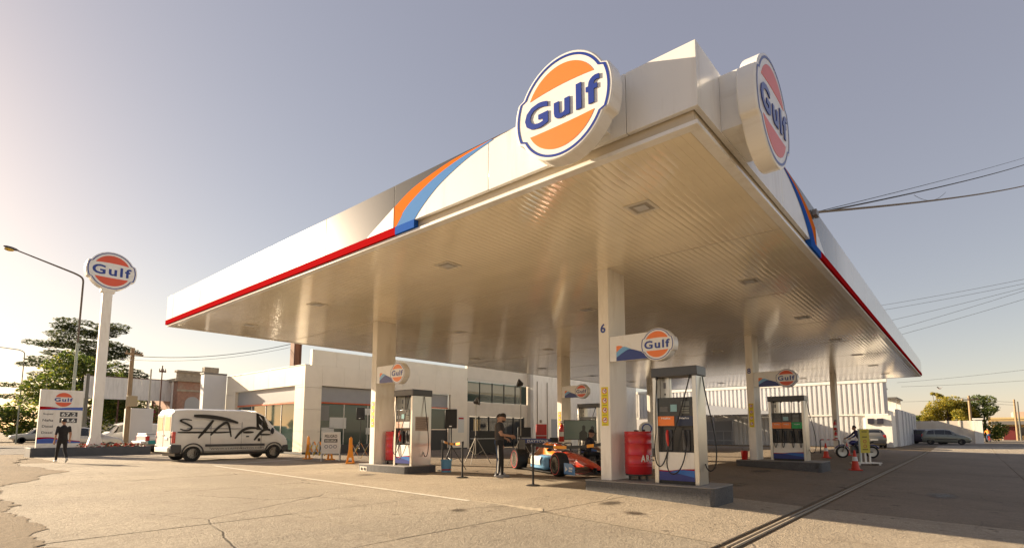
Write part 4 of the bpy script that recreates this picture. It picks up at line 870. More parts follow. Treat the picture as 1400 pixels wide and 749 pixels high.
# ---- white delivery van
VP_ = mat('van_white_paint', (.66, .65, .62), .3, coat=.5, var=.03, dirt=(.42, .37, .30), dscale=1.2, damt=.25)
vst = [(-2.52, .42, 1.2, 2.05, .86, .93, .80), (-2.46, .38, 1.2, 2.17, .90, .97, .84), (-2.0, .34, 1.2, 2.23, .93, .985, .86), (.3, .34, 1.2, 2.25, .93, .985, .86), (.95, .34, 1.22, 2.22, .93, .98, .84), (1.32, .34, 1.24, 2.06, .93, .975, .80), (1.88, .34, 1.20, 1.36, .92, .96, .86), (2.30, .34, 1.0, 1.10, .90, .92, .82), (2.48, .36, .82, .90, .82, .84, .72), (2.54, .42, .66, .72, .72, .74, .60)]
van = Car('delivery_van', 'white delivery van lettered with black brush strokes, parked left of the shop', 'van', (10.05, 26.0, 0), R(1), vst, VP_, (-1.72, 1.78), .335, 1.97, wd=.11)
for sd in (1, -1):
    van.patch('side_window', CARGLASS, [(3.95, 4.25), (5.6, 4.25), (4.95, 5.9), (3.95, 5.9)], sd)
    van.patch('wheel_arch_cladding', CLAD, [(1.15, 1.9), (2.05, 1.9), (2.05, 2.75), (1.15, 2.75)], sd, .004) if False else None
    van.box('side_moulding', CLAD, -1.25, 1.32, *sorted((sd * .975, sd * 1.0)), .62, .72)
    van.box('rear_bumper_corner', CLAD, -2.56, -2.16, *sorted((sd * .80, sd * .985)), .36, .72, bev=.04); van.box('front_bumper_corner', CLAD, 2.2, 2.5, *sorted((sd * .70, sd * .935)), .34, .64, bev=.04)
    van.box('tail_lamp', TAIL, -2.53, -2.40, *sorted((sd * .86, sd * .985)), .78, 1.25, bev=.02)
    for x in (-1.72, 1.78):
        mb = MB(); mb.lathe([(.335 * 1.16, 0), (.335 * 1.32, 0), (.335 * 1.32, .035), (.335 * 1.16, .035)], 32, T(x, sd * (.965 if x < 0 else .955) - (.0 if sd > 0 else .0), .335) @ Matrix.Rotation(R(-90 * sd), 4, 'X'), close=True)
        mb.v = [p if p[2] > .34 else (p[0], p[1], .34) for p in mb.v]; mb.build('arch_flare', CLAD, van.t)
    mb = MB(); mb.ell((1.62, sd * 1.06, 1.30), (.07, .09, .15), 10, 8); mb.tube([(1.6, sd * .95, 1.2), (1.62, sd * 1.04, 1.25)], .03, 6); mb.build('mirror', BLACK, van.t)
    van.box('door_handle', BLACK, .45, .58, *sorted((sd * .98, sd * 1.005)), 1.02, 1.07); van.box('sliding_rail', GREYPAINT, -2.0, .2, *sorted((sd * .975, sd * .99)), 1.38, 1.41)
    for x in (-1.05, .25, 1.15): van.box('door_seam', GREYPAINT, x - .006, x + .006, *sorted((sd * .96, sd * .9895)), .5, 1.7)
van.patch('windscreen', CARGLASS, [(5.12, 6.2), (5.92, 5.0), (5.92, 11.0), (5.12, 9.8)])
for sd in (1, -1):
    van.box('rear_door', VP_, -2.55, -2.50, *sorted((sd * .02, sd * .84)), .62, 2.0, bev=.02); van.box('rear_window', mat('pale_rear_glass', (.30, .30, .26), .1), -2.56, -2.551, *sorted((sd * .14, sd * .74)), 1.30, 1.88)
    van.box('rear_hinge', GREYPAINT, -2.58, -2.551, *sorted((sd * .80, sd * .86)), 1.0, 1.08)
van.box('rear_bumper', WHITEM, -2.62, -2.5, -.78, .78, .40, .60, bev=.03); van.box('number_plate', mat('plate_white', (.7, .7, .68), .4), -2.573, -2.558, -.55, -.15, .9, 1.02); van.box('door_latch', BLACK, -2.575, -2.551, -.12, .12, 1.08, 1.13)
for sd in (1, -1): van.box('head_lamp', HEADL, 2.30, 2.44, *sorted((sd * .55, sd * .84)), .74, .98, bev=.03)
INK = mat('black_brush_ink', (.012, .012, .012), .45)
def brush(nm, pts, wd, par, side_y=-.9905):
    """flat brush stroke on the van side; pts in local (x, z)"""
    c = spline([(p[0], p[1]) for p in pts], 5); n = len(c); a = []; bb = []
    for i, p in enumerate(c):
        q0 = c[max(i - 1, 0)]; q1 = c[min(i + 1, n - 1)]; d = Vector((q1[0] - q0[0], q1[1] - q0[1])); d = d.normalized() if d.length else Vector((1, 0))
        w_ = wd * (.35 + .65 * sin(pi * min(1, .12 + i / (n - 1) * .82))); nx, nz = -d.y * w_ / 2, d.x * w_ / 2
        a.append((p[0] + nx, side_y, p[1] + nz)); bb.append((p[0] - nx, side_y, p[1] - nz))
    mb = MB(); mb.add(a + bb, [(i, i + 1, n + i + 1, n + i) for i in range(n - 1)]); return mb.build(nm, INK, par, smooth=0)
def zv(zx, zy): return (-2.42 + (zx - 300) / 545 * 4.85, 2.17 - (zy - 415) / 225 * 1.75)
for st_, w_ in (([(366, 470), (335, 466), (317, 474), (345, 490), (366, 506), (360, 522), (338, 525), (318, 518)], .055), ([(373, 446), (440, 449), (520, 462), (580, 482)], .12), ([(462, 468), (435, 512), (398, 568)], .09),
                ([(452, 552), (495, 500), (530, 484), (549, 562)], .08), ([(468, 538), (545, 534)], .05), ([(568, 572), (600, 528), (640, 510), (695, 514)], .09), ([(606, 536), (660, 535)], .075), ([(664, 582), (690, 544), (712, 522), (745, 518)], .09), ([(690, 549), (748, 549)], .06), ([(308, 536), (400, 536), (482, 535)], .055)):
    brush('brush_stroke', [zv(*p) for p in st_], w_ * 1.4, van.t)
van.box('badge_bar', BLACK, .98, 1.10, -.9935, -.985, .82, .96)
link('web_address', fit_text('WWW.STAFFEVENTOS.COM', 2.3, .075, INK, .001, .0), van.t, frame((.12, -.985, .52), (1, 0, 0), (0, 0, 1)))
# ---- generic small cars
def hatch(label, loc, hd, paint, L_=3.9, H_=1.5, W=1.7, group=None, sedan=False, name='parked_car', rim=RIM):
    s = L_ / 4.0; q = H_ / 1.5; h = W / 2
    if not sedan: st = [(-2.0 * s, .40, .80, .95 * q, .70 * h, .80 * h, .7 * h), (-1.92 * s, .28, .92, 1.12 * q, .92 * h, .97 * h, .74 * h), (-1.62 * s, .22, .96, 1.44 * q, .95 * h, h, .70 * h), (-1.0 * s, .20, .95, 1.50 * q, .96 * h, h, .70 * h), (-.1 * s, .20, .94, 1.50 * q, .96 * h, h, .70 * h), (.35 * s, .20, .93, 1.42 * q, .96 * h, h, .69 * h), (1.08 * s, .20, .90, .98 * q, .96 * h, .98 * h, .78 * h), (1.6 * s, .22, .80, .86 * q, .93 * h, .95 * h, .75 * h), (1.9 * s, .26, .64, .70 * q, .85 * h, .86 * h, .68 * h), (2.0 * s, .32, .52, .56, .7 * h, .72 * h, .55 * h)]
    else: st = [(-2.0 * s, .40, .78, .86 * q, .70 * h, .80 * h, .65 * h), (-1.92 * s, .28, .88, .98 * q, .92 * h, .97 * h, .72 * h), (-1.40 * s, .22, .92, 1.05 * q, .95 * h, h, .72 * h), (-.80 * s, .20, .93, 1.42 * q, .96 * h, h, .68 * h), (-.1 * s, .20, .92, 1.45 * q, .96 * h, h, .68 * h), (.30 * s, .20, .91, 1.38 * q, .96 * h, h, .68 * h), (.98 * s, .20, .88, .95 * q, .96 * h, .98 * h, .76 * h), (1.55 * s, .22, .78, .83 * q, .93 * h, .95 * h, .74 * h), (1.9 * s, .26, .62, .68 * q, .85 * h, .86 * h, .68 * h), (2.0 * s, .32, .52, .56, .7 * h, .72 * h, .55 * h)]
    wx = (-1.28 * s, 1.22 * s); c = Car(name, label, 'car', loc, hd, st, paint, wx, .30, W, group, wd=.095, rim=rim)
    for sd in (1, -1):
        c.patch('side_window', CARGLASS, [(2.05, 4.25), (3.05, 4.22), (3.05, 5.9), (2.35, 5.9)] if not sedan else [(2.35, 4.22), (3.5, 4.22), (3.5, 5.9), (2.95, 5.9)], sd)
        c.patch('side_window', CARGLASS, [(3.12, 4.22), (4.02, 4.22), (4.02, 5.9), (3.12, 5.9)] if not sedan else [(3.58, 4.22), (4.5, 4.22), (4.5, 5.9), (3.58, 5.9)], sd)
        c.patch('side_window', CARGLASS, [(4.08, 4.22), (5.62, 4.22), (5.0, 5.85), (4.08, 5.9)] if not sedan else [(4.56, 4.22), (5.7, 4.22), (5.0, 5.85), (4.56, 5.9)], sd)
        c.box('tail_lamp', TAIL, -2.0 * s, -1.88 * s, *sorted((sd * .70 * h, sd * .93 * h)), .78, 1.02, bev=.02); c.box('head_lamp', HEADL, 1.78 * s, 1.93 * s, *sorted((sd * .52 * h, sd * .80 * h)), .58, .72, bev=.03)
        mb = MB(); mb.ell((.80 * s, sd * (h + .07), 1.0), (.06, .08, .06), 8, 6); mb.build('mirror', paint, c.t)
        c.box('side_moulding', CLAD, -.95 * s, .90 * s, *sorted((sd * (h - .02), sd * (h + .012))), .52, .58)
        for x in (-.05, .85): c.box('door_handle', CLAD, (x - .75) * s, (x - .62) * s, *sorted((sd * (h - .03), sd * (h + .015))), .84, .88)
    c.patch('windscreen', CARGLASS, [(5.15, 6.3), (5.92, 5.2), (5.92, 10.8), (5.15, 9.7)])
    c.patch('rear_window', CARGLASS, [(1.9, 6.3), (1.25, 5.4), (1.25, 10.6), (1.9, 9.7)] if not sedan else [(2.85, 6.3), (2.15, 5.6), (2.15, 10.4), (2.85, 9.7)])
    c.box('bumper', CLAD, -2.03 * s, -1.9 * s, -.8 * h, .8 * h, .34, .52, bev=.03); c.box('number_plate', mat('plate_white'), -2.035 * s, -2.025 * s, -.24, .24, .6, .70)
    return c
hatch('silver grey hatchback parked before the cream wall, in front of the dark car', (67.5, 1.85, .004), R(-88), mat('silver_green_paint', (.20, .21, .18), .3, metal=.5, coat=.6), 3.75, 1.50, 1.66, 'cars parked by the cream wall')
hatch('dark purple car half hidden behind the silver hatchback', (70.3, 3.35, .004), R(-100), mat('dark_purple_paint', (.05, .035, .055), .3, metal=.3, coat=.6), 3.9, 1.5, 1.68, 'cars parked by the cream wall')
hatch('pale silver hatchback nosed against the corrugated shed behind the motorcycle', (50.9, 6.0, 0), R(12), mat('champagne_paint', (.26, .25, .22), .3, metal=.4, coat=.6), 3.8, 1.48, 1.66)
hatch('champagne sedan passing behind the flower bed', (8.25, 44.6, .0), R(2), mat('warm_silver_paint', (.50, .46, .40), .3, metal=.3, coat=.6), 4.3, 1.62, 1.75, sedan=True)
# ---- pickups and truck
def pickup(label, loc, hd, paint, stripe=None, L_=5.0, name='pickup_truck'):
    st = [(-2.5, .50, .95, 1.00, .78, .84, .80), (-2.42, .42, 1.02, 1.08, .82, .88, .84), (-.75, .40, 1.03, 1.09, .84, .88, .84), (-.68, .40, 1.04, 1.66, .84, .88, .66), (.1, .40, 1.04, 1.70, .84, .88, .66), (.45, .40, 1.03, 1.62, .84, .88, .66), (1.05, .40, 1.0, 1.08, .84, .87, .72), (1.9, .42, .92, .98, .82, .85, .70), (2.4, .45, .80, .86, .78, .80, .64), (2.5, .50, .66, .70, .70, .72, .55)]
    c = Car(name, label, 'pickup', loc, hd, st, paint, (-1.55, 1.5), .35, 1.78, wd=.11)
    for sd in (1, -1):
        c.patch('side_window', CARGLASS, [(3.1, 4.3), (5.6, 4.3), (5.0, 5.85), (3.2, 5.85)], sd)
        c.box('tail_lamp', TAIL, -2.50, -2.30, *sorted((sd * .74, sd * .895)), .72, 1.0, bev=.02)
        if stripe: c.box('body_stripe', stripe, -2.36, -1.95, *sorted((sd * .86, sd * .892)), .52, .74); c.box('body_stripe', stripe, -1.1, 1.0, *sorted((sd * .86, sd * .892)), .52, .74)
    c.patch('windscreen', CARGLASS, [(5.12, 6.3), (5.92, 5.2), (5.92, 10.8), (5.12, 9.7)])
    c.box('rear_bumper', mat('bumper_white', (.6, .6, .58), .4), -2.72, -2.52, -.86, .86, .50, .70, bev=.05); c.box('bed_cover', mat('bed_cover_white', (.55, .55, .53), .5), -2.46, -.8, -.80, .80, 1.095, 1.16, bev=.03)
    return c
pickup('white pickup with teal stripe and red tail lamp, half hidden behind the van', (12.35, 38.3, 0), R(2), mat('pickup_white', (.62, .62, .60), .3, coat=.5), mat('teal_stripe', (.01, .27, .27), .35))
pickup('pale pickup parked beyond the price board on the far left', (10.6, 78, 0), R(180), mat('pickup_white'))
st = [(-2.0, .45, 1.1, 1.9, .8, .86, .74), (-.3, .42, 1.1, 1.98, .85, .9, .76), (.55, .42, 1.12, 1.98, .85, .9, .76), (.95, .42, 1.12, 1.85, .85, .9, .74), (1.55, .42, 1.1, 1.22, .85, .88, .76), (1.95, .44, .95, 1.0, .8, .84, .7), (2.05, .5, .7, .74, .72, .75, .6)]
c = Car('light_truck', 'white light truck cab seen between the pole sign and the wooden pole', 'truck', (12.4, 51.0, 0), R(181), st, mat('pickup_white'), (-1.3, 1.35), .34, 1.8)
for sd in (1, -1): c.patch('side_window', CARGLASS, [(2.0, 4.3), (3.65, 4.3), (3.1, 5.8), (2.0, 5.8)], sd)
c.patch('windscreen', CARGLASS, [(3.12, 6.3), (3.92, 5.2), (3.92, 10.8), (3.12, 9.7)])
# ------------------------------------------------------------------ people: one continuous remeshed body, hair and cap as children
HAIR = mat('dark_hair', (.018, .013, .01), .6)
def person(label, loc, rz, J, mats, name='person', hair=True, cap=None, beard=False, fingers=True, vox=.017, group=None):
    """J: joint positions in local metres (x right, y forward, z up); mats: skin, shirt, trousers, shoes"""
    t = thing(name, label, 'person', loc, rz, group)
    V = {k: Vector(v) for k, v in J.items() if isinstance(v, tuple)}
    caps = []   # (p0, p1, r0, r1, region)
    def c(a, b, r0, r1, reg): caps.append((V[a] if isinstance(a, str) else Vector(a), V[b] if isinstance(b, str) else Vector(b), r0, r1, reg))
    hipc = (V['hipL'] + V['hipR']) / 2; shc = (V['shL'] + V['shR']) / 2
    across = (V['shR'] - V['shL']).normalized(); up = (shc - hipc).normalized(); fwd = up.cross(across).normalized() * 1.0
    # torso as lofted ellipses
    tor = MB(); secs = []
    for f, wx, wy in ((-.10, .150, .115), (0., .172, .128), (.18, .158, .112), (.38, .150, .105), (.60, .172, .115), (.80, .190, .112), (.95, .165, .092), (1.06, .085, .070)):
        ce = hipc.lerp(shc, f); ac = ((V['hipR'] - V['hipL']).normalized().lerp(across, max(0, min(1, f)))).normalized(); fw = up.cross(ac)
        secs.append([ce + ac * (wx * cos(2 * pi * k / 14)) + fw * (wy * sin(2 * pi * k / 14)) for k in range(14)])
    tor.loft(secs)
    c(hipc.lerp(shc, -.05), hipc.lerp(shc, .12), .12, .12, 2); c(hipc.lerp(shc, .2), hipc.lerp(shc, .95), .12, .12, 1)
    c(shc + up * .02, 'head', .055, .052, 0)
    for s_ in 'LR':
        c('sh' + s_, 'el' + s_, .058, .044, 1 if J.get('sleeve', 1) else 0); c('el' + s_, 'wr' + s_, .042, .028, 0 if J.get('sleeve', 1) < 2 else 1)
        hd = (V['wr' + s_] - V['el' + s_]).normalized(); V['hn' + s_] = V['wr' + s_] + hd * .075; c('wr' + s_, 'hn' + s_, .030, .036, 0)
        c('hip' + s_, 'kn' + s_, .088, .060, 2); c('kn' + s_, 'an' + s_, .060, .042, 2)
        fd = V.get('toe' + s_, V['an' + s_] + Vector((0, .17, -.05))); c(V['an' + s_] + Vector((0, 0, -.035)), fd, .046, .036, 3)
        c(V['an' + s_] + (V['an' + s_] - fd).normalized() * .05 + Vector((0, 0, -.04)), V['an' + s_] + Vector((0, 0, -.02)), .038, .042, 3)
    mb = MB(); mb.v += tor.v; mb.f += tor.f; mb.mi += tor.mi
    for p0, p1, r0, r1, reg in caps:
        if (p1 - p0).length < 1e-4: continue
        n = 5; pts = [p0.lerp(p1, k / n) for k in range(n + 1)]; mb.tube(pts, [r0 + (r1 - r0) * k / n for k in range(n + 1)], 12); mb.ell(p0, (r0,) * 3, 10, 6); mb.ell(p1, (r1,) * 3, 10, 6)
    hdd = V['head']; look = Vector(J.get('look', (0, 1, 0))).normalized(); hr = look.cross(Vector((0, 0, 1))).normalized(); hu = hr.cross(look)
    HM = Matrix((hr, look, hu)).transposed()
    ce = hdd + hu * .055 + look * .012
    mb.ell(ce + hu * .03 - look * .012, (.076, .094, .098), 16, 12, HM); mb.ell(ce - hu * .045 + look * .022, (.056, .066, .072), 14, 10, HM)
    mb.ell(ce + look * .092 - hu * .018, (.013, .020, .022), 8, 6, HM)
    for e in (-1, 1): mb.ell(ce + hr * e * .076 - hu * .012 - look * .008, (.012, .020, .032), 8, 6, HM)
    me = mb.mesh('body', mats, 0); tmp = link('body', me); md = tmp.modifiers.new('r', 'REMESH'); md.mode = 'VOXEL'; md.voxel_size = vox
    sm = tmp.modifiers.new('s', 'SMOOTH'); sm.factor = .5; sm.iterations = 3
    bpy.context.view_layer.update(); me2 = bpy.data.meshes.new_from_object(tmp.evaluated_get(bpy.context.evaluated_depsgraph_get())); bpy.data.objects.remove(tmp)
    bm = bmesh.new(); bm.from_mesh(me2)
    sl = J.get('sleeve_end', .62)
    for f in bm.faces:
        p = f.calc_center_median(); best = 1e9; reg = 0
        for i, (p0, p1, r0, r1, rg) in enumerate(caps):
            d = p1 - p0; L2 = d.length_squared
            if L2 < 1e-8: continue
            u = max(0, min(1, (p - p0).dot(d) / L2)); q = (p - (p0 + d * u)).length - (r0 + (r1 - r0) * u)
            if q < best: best = q; reg = rg if not (rg == 1 and i > 3 and u > sl and J.get('sleeve', 1) == 1 and r0 < .06) else 0
        if (p - ce).length < .125 and p.z > shc.z + .03: reg = 0
        f.material_index = reg; f.smooth = True
    if fingers:
        for s_ in 'LR':
            h = V['hn' + s_]; d = (h - V['wr' + s_]).normalized(); sdv = d.cross(Vector((0, 1, .3))).normalized() if abs(d.y) < .8 else d.cross(Vector((1, 0, 0))).normalized(); nv = d.cross(sdv)
            for k in range(5):
                L_ = (.055, .078, .085, .078, .060)[k]
                if k == 0: b0 = h - d * .04 + sdv * .032; dd = (d * .7 + sdv * .7).normalized()
                else: b0 = h + sdv * (.030 - .018 * (k - 1)); dd = d
                pts = [b0, b0 + dd * L_ * .45 + nv * .006, b0 + dd * L_ * .8 + nv * .022, b0 + dd * L_ * .95 + nv * .04]; tb = MB(); tb.tube(pts, [.0105, .0095, .0085, .006], 6)
                vv = [bm.verts.new(p) for p in tb.v]
                for f in tb.f:
                    try: nf = bm.faces.new([vv[i] for i in f]); nf.material_index = 0; nf.smooth = True
                    except ValueError: pass
    me2.materials.clear(); [me2.materials.append(m) for m in mats]; bm.to_mesh(me2); bm.free()
    link('body', me2, t)
    for e in (-1, 1):
        mb = MB(); mb.ell(ce + look * .084 + hr * e * .030 + hu * .012, (.011, .007, .006), 8, 5, HM); mb.build('eye', BLACK, t)
        mb = MB(); mb.ell(ce + look * .086 + hr * e * .030 + hu * .030, (.016, .006, .004), 8, 5, HM); mb.build('eyebrow', HAIR, t)
    mb = MB(); mb.ell(ce + look * .086 - hu * .052, (.022, .008, .006), 8, 5, HM); mb.build('mouth', mat('lips', (.30, .10, .08), .5), t)
    if hair and not cap:
        mb = MB(); n = 16; secs = []
        for i in range(8):
            th = pi * .52 * i / 7; secs.append([ce + HM @ Vector((.083 * sin(th) * cos(2 * pi * k / n), .101 * sin(th) * sin(2 * pi * k / n) - .020 * (i / 7), .03 + .106 * cos(th) - (.045 * max(0, -sin(2 * pi * k / n)) + -.012) * (i / 7) ** 2)) for k in range(n)])
        mb.loft(secs); mb.build('hair', HAIR, t, smooth=60)
    if beard: mb = MB(); mb.ell(ce - hu * .075 + look * .032, (.055, .058, .040), 12, 8, HM); mb.build('beard', HAIR, t, smooth=60)
    if cap:
        mb = MB(); mb.lathe([(.097, -.01), (.098, .03), (.085, .075), (.05, .102), (0, .108)], 18, Matrix.Translation(ce + hu * .035 - look * .01) @ HM.to_4x4()); mb.build('cap_crown', cap, t, smooth=60)
        mb = MB(); mb.obox(ce + look * .135 + hu * .03, (.13, .09, .012), HM); mb.build('cap_peak', cap, t, bevel=.004)
    return t
def stand(**k):
    J = dict(hipL=(-.085, 0, .93), hipR=(.085, 0, .93), knL=(-.095, .02, .50), knR=(.095, .02, .50), anL=(-.10, -.02, .09), anR=(.10, -.02, .09), toeL=(-.12, .15, .035), toeR=(.12, .15, .035),
             shL=(-.185, 0, 1.43), shR=(.185, 0, 1.43), elL=(-.25, -.02, 1.13), elR=(.25, -.02, 1.13), wrL=(-.26, .06, .88), wrR=(.26, .06, .88), head=(0, .02, 1.585))
    J.update(k); return J
BLK = mat('black_cloth', (.016, .015, .016), .85, var=.3, vscale=12); DKT = mat('charcoal_tshirt', (.045, .042, .042), .85, var=.2, vscale=10); DEN = mat('blue_denim', (.035, .07, .16), .8, var=.25, vscale=25)
SHOE = mat('grey_shoes', (.25, .25, .26), .6); WSH = mat('white_soles', (.6, .6, .58), .6)
# walker seen from behind on the left
person('person in black t-shirt and trousers walking away toward the price board', (4.48, 27.65, .004), R(8), stand(knL=(-.08, .20, .53), anL=(-.09, .24, .12), toeL=(-.10, .40, .07), knR=(.09, -.02, .50), anR=(.09, -.30, .19), toeR=(.10, -.17, .05), hipL=(-.085, .02, .92), elL=(-.27, -.14, 1.15), wrL=(-.29, -.10, .90), elR=(.26, .06, 1.14), wrR=(.29, .20, .95)), [SKIN, BLK, BLK, WSH])
# man with phone beside the race car
pm = person('man in charcoal t-shirt looking down at his hands beside the race car', (10.90, 9.82, .004), R(-142), stand(elR=(.24, .06, 1.17), wrR=(.12, .30, 1.14), elL=(-.24, .05, 1.17), wrL=(-.10, .29, 1.12), look=(0, 1, -.35), head=(0, .05, 1.58), knL=(-.10, .05, .50), anL=(-.12, .06, .09), toeL=(-.14, .23, .035), anR=(.12, -.06, .09), toeR=(.16, .10, .035)), [SKIN, DKT, BLK, SHOE], beard=True)
mb = MB(); mb.obox((.0, .40, 1.15), (.075, .012, .15), Matrix.Rotation(R(-60), 3, 'X')); ph = mb.build('phone', BLACK, None, pm.matrix_world if False else Matrix.Translation((10.90, 9.82, .004)) @ Matrix.Rotation(R(-142), 4, 'Z'), bevel=.004)
tag(ph, 'black phone held in the hands of the man by the race car', 'phone')
for s_ in (-1, 1):
    mb = MB(); mb.tube([(s_ * .20, -.03, .88), (s_ * .175, -.02, .50), (s_ * .165, -.04, .14)], .014, 6); mb.build('trouser_stripe', mat('stripe_white', (.6, .58, .54), .7), pm)
person('person in blue jeans standing half hidden behind the man by the race car', (11.52, 10.42, .004), R(-150), stand(look=(.3, 1, -.1), elR=(.22, .08, 1.15), wrR=(.10, .25, 1.05)), [SKIN, mat('brown_shirt', (.10, .07, .05), .8), DEN, WSH], vox=.02)
# seated man with cap watching the screen
sit = dict(hipL=(-.09, 0, .50), hipR=(.09, 0, .50), knL=(-.12, .42, .52), knR=(.12, .42, .52), anL=(-.12, .44, .10), anR=(.12, .44, .10), toeL=(-.12, .60, .04), toeR=(.12, .60, .04), shL=(-.19, .10, .98), shR=(.19, .10, .98), elL=(-.24, .24, .74), elR=(.24, .24, .74), wrL=(-.14, .42, .66), wrR=(.14, .42, .66), head=(0, .16, 1.14), look=(0, 1, -.1))
person('seated person in dark jacket and black cap beside the race car cockpit', (15.25, 9.80, .004), R(-125), sit, [SKIN, mat('navy_jacket', (.02, .022, .035), .8), BLK, WSH], cap=BLK, vox=.02)
ch = thing('folding_stool', 'black folding stool under the seated person in the cap', 'stool', (15.25, 9.80, 0), R(-125))
mb = MB(); mb.box(-.2, .2, -.18, .22, .375, .405); mb.build('seat', BLACK, ch, bevel=.01)
for sx in (-.17, .17):
    for sy in (-.15, .19): mb = MB(); mb.cyl((sx, sy, 0.004), (sx, sy, .374), .014, n=8); mb.build('leg', GREYPAINT, ch)
# ------------------------------------------------------------------ open-wheel race car (x forward, y left)
rc = thing('race_car', 'orange and blue open-wheel race car with red-banded tyres under the canopy', 'race car', (13.80, 9.88, .006), R(-118))
ROR = mat('race_orange', (.72, .20, .02), .25, coat=.7); RBL = mat('race_blue', (.16, .38, .62), .25, coat=.7); RRD = mat('race_red', (.62, .045, .02), .25, coat=.7); CARB = mat('carbon_black', (.014, .014, .015), .3, coat=.4); RWH = mat('race_white', (.7, .7, .68), .3, coat=.5); RNV = mat('race_navy', (.02, .05, .2), .3, coat=.5)
for x, r_, wd_ in ((1.58, .335, .15), (-1.58, .335, .19)):
    for sd in (1, -1): wheel(rc, x, sd * (.80 + (.15 if x > 0 else .13)), r_, wd_, sd, mat('race_rim', (.30, .27, .22), .3, metal=.7), RED)
def oval(x, w_, z0, z1, n=14, e=.75):
    zc, hz = (z0 + z1) / 2, (z1 - z0) / 2
    return [Vector((x, w_ * (1 if cos(2 * pi * k / n) >= 0 else -1) * abs(cos(2 * pi * k / n)) ** e, zc + hz * (1 if sin(2 * pi * k / n) >= 0 else -1) * abs(sin(2 * pi * k / n)) ** e)) for k in range(n)]
mb = MB(); mb.loft([oval(*a) for a in ((2.42, .07, .20, .30), (2.2, .12, .18, .36), (1.7, .16, .18, .48), (1.1, .22, .14, .60), (.5, .30, .10, .66), (.1, .33, .08, .66))]); mb.build('nose', RRD, rc, smooth=50)
mb = MB(); mb.loft([oval(*a) for a in ((.1, .332, .08, .662), (-.25, .34, .08, .70), (-.55, .30, .10, .92), (-.9, .24, .10, .92), (-1.5, .14, .12, .72), (-2.0, .07, .20, .48))]); mb.build('engine_cover', ROR, rc, smooth=50)
mb = MB(); mb.loft([oval(*a) for a in ((.52, .20, .62, .685), (.2, .25, .62, .70), (-.22, .24, .64, .73))]); mb.build('cockpit_opening', CARB, rc, smooth=50)
mb = MB(); mb.lathe([(0, -.1), (.13, -.1), (.14, 0), (.12, .09), (.06, .13), (0, .14)], 16, T(-.12, 0, .78)); mb.build('headrest', RRD, rc, smooth=60)
for sd in (1, -1):
    def pod(x, y0, y1, z0, z1): return [Vector((x, sd * (y0 + (y1 - y0) * u), z0 + (z1 - z0) * v)) for u, v in ((0, 0), (.85, 0), (1, .12), (1, .6), (.85, .9), (.5, 1), (0, 1))]
    mb = MB(); mb.loft([pod(*a) for a in ((.42, .34, .60, .14, .46), (.3, .30, .72, .10, .52), (-.2, .28, .76, .09, .54), (-.8, .24, .66, .09, .46), (-1.4, .12, .34, .10, .32))]); p = mb.build('sidepod', RBL, rc, smooth=50)
    mb = MB(); mb.loft([[Vector((x, sd * y, z)) for y, z in ((.765, .24), (.775, .36), (.73, .50))] for x in (.18, -.35, -.55)], closed=False, caps=False); mb.build('sidepod_panel', RWH, p, smooth=50)
    mb = MB(); mb.box(.425, .43, *sorted((sd * .36, sd * .58)), .17, .43); mb.build('sidepod_intake', CARB, p)
    mb = MB(); mb.box(-1.3, .95, *sorted((sd * .30, sd * .78)), .05, .075); mb.build('floor', CARB, rc)
    for (a, c_) in (((1.45, .16, .42), (1.60, .72, .44)), ((1.15, .18, .40), (1.56, .72, .42)), ((1.5, .15, .22), (1.60, .72, .24)), ((1.1, .2, .2), (1.56, .72, .24)), ((-1.3, .14, .38), (-1.56, .70, .42)), ((-1.85, .08, .36), (-1.60, .70, .40)), ((-1.3, .14, .18), (-1.58, .70, .22))):
        mb = MB(); mb.bar((a[0], sd * a[1], a[2]), (c_[0], sd * c_[1], c_[2]), .035, .015); mb.build('suspension_arm', CARB, rc)
    mb = MB(); mb.prism([(2.02, .10), (2.62, .10), (2.62, .30), (2.45, .40), (2.02, .40)], *sorted((sd * .86, sd * .88)), 'y'); e_ = mb.build('front_endplate', mat('endplate_blue', (.06, .22, .50), .3, coat=.5), rc)
    F = frame((2.3, sd * .8825, .24), (sd * -1, 0, 0), (0, 0, 1))
    mb = MB(); mb.add([(-.20, -.07, 0), (-.06, 0, 0), (-.20, .07, 0)], [(0, 1, 2)]); mb.box(.0, .2, -.06, -.02, 0, .001); mb.box(.02, .22, .01, .06, 0, .001); mb.build('endplate_mark', RWH, e_, F)
    mb = MB(); mb.prism([(-1.55, .34), (-2.15, .34), (-2.15, .99), (-1.62, .99)][::-1], *sorted((sd * .50, sd * .52)), 'y'); mb.build('rear_endplate', CARB, rc)
    mb = MB(); mb.ell((.48, sd * .58, .70), (.05, .10, .05), 8, 6); mb.bar((.45, sd * .30, .62), (.47, sd * .5, .69), .02, .012); mb.build('mirror', CARB, rc)
for x0, x1, z, tl in ((2.30, 2.58, .12, 4), (2.16, 2.36, .17, 12), (2.04, 2.20, .24, 20)):
    mb = MB(); mb.obox(((x0 + x1) / 2, 0, z), (x1 - x0, 1.72, .018), Matrix.Rotation(R(tl), 3, 'Y')); mb.build('front_wing_element', CARB, rc)
for s_ in (-1, 1): mb = MB(); mb.box(2.2, 2.42, s_ * .09 - .01, s_ * .09 + .01, .13, .26); mb.build('wing_pylon', CARB, rc)
mb = MB(); mb.obox((-1.85, 0, .86), (.34, 1.0, .02), Matrix.Rotation(R(14), 3, 'Y')); mb.build('rear_wing_element', CARB, rc)
mb = MB(); mb.obox((-2.03, 0, .95), (.18, 1.0, .02), Matrix.Rotation(R(38), 3, 'Y')); mb.build('rear_wing_flap', RNV, rc)
mb = MB(); mb.box(-1.70, -1.68, -.49, .49, .86, 1.0); rw = mb.build('rear_wing_banner', RNV, rc)
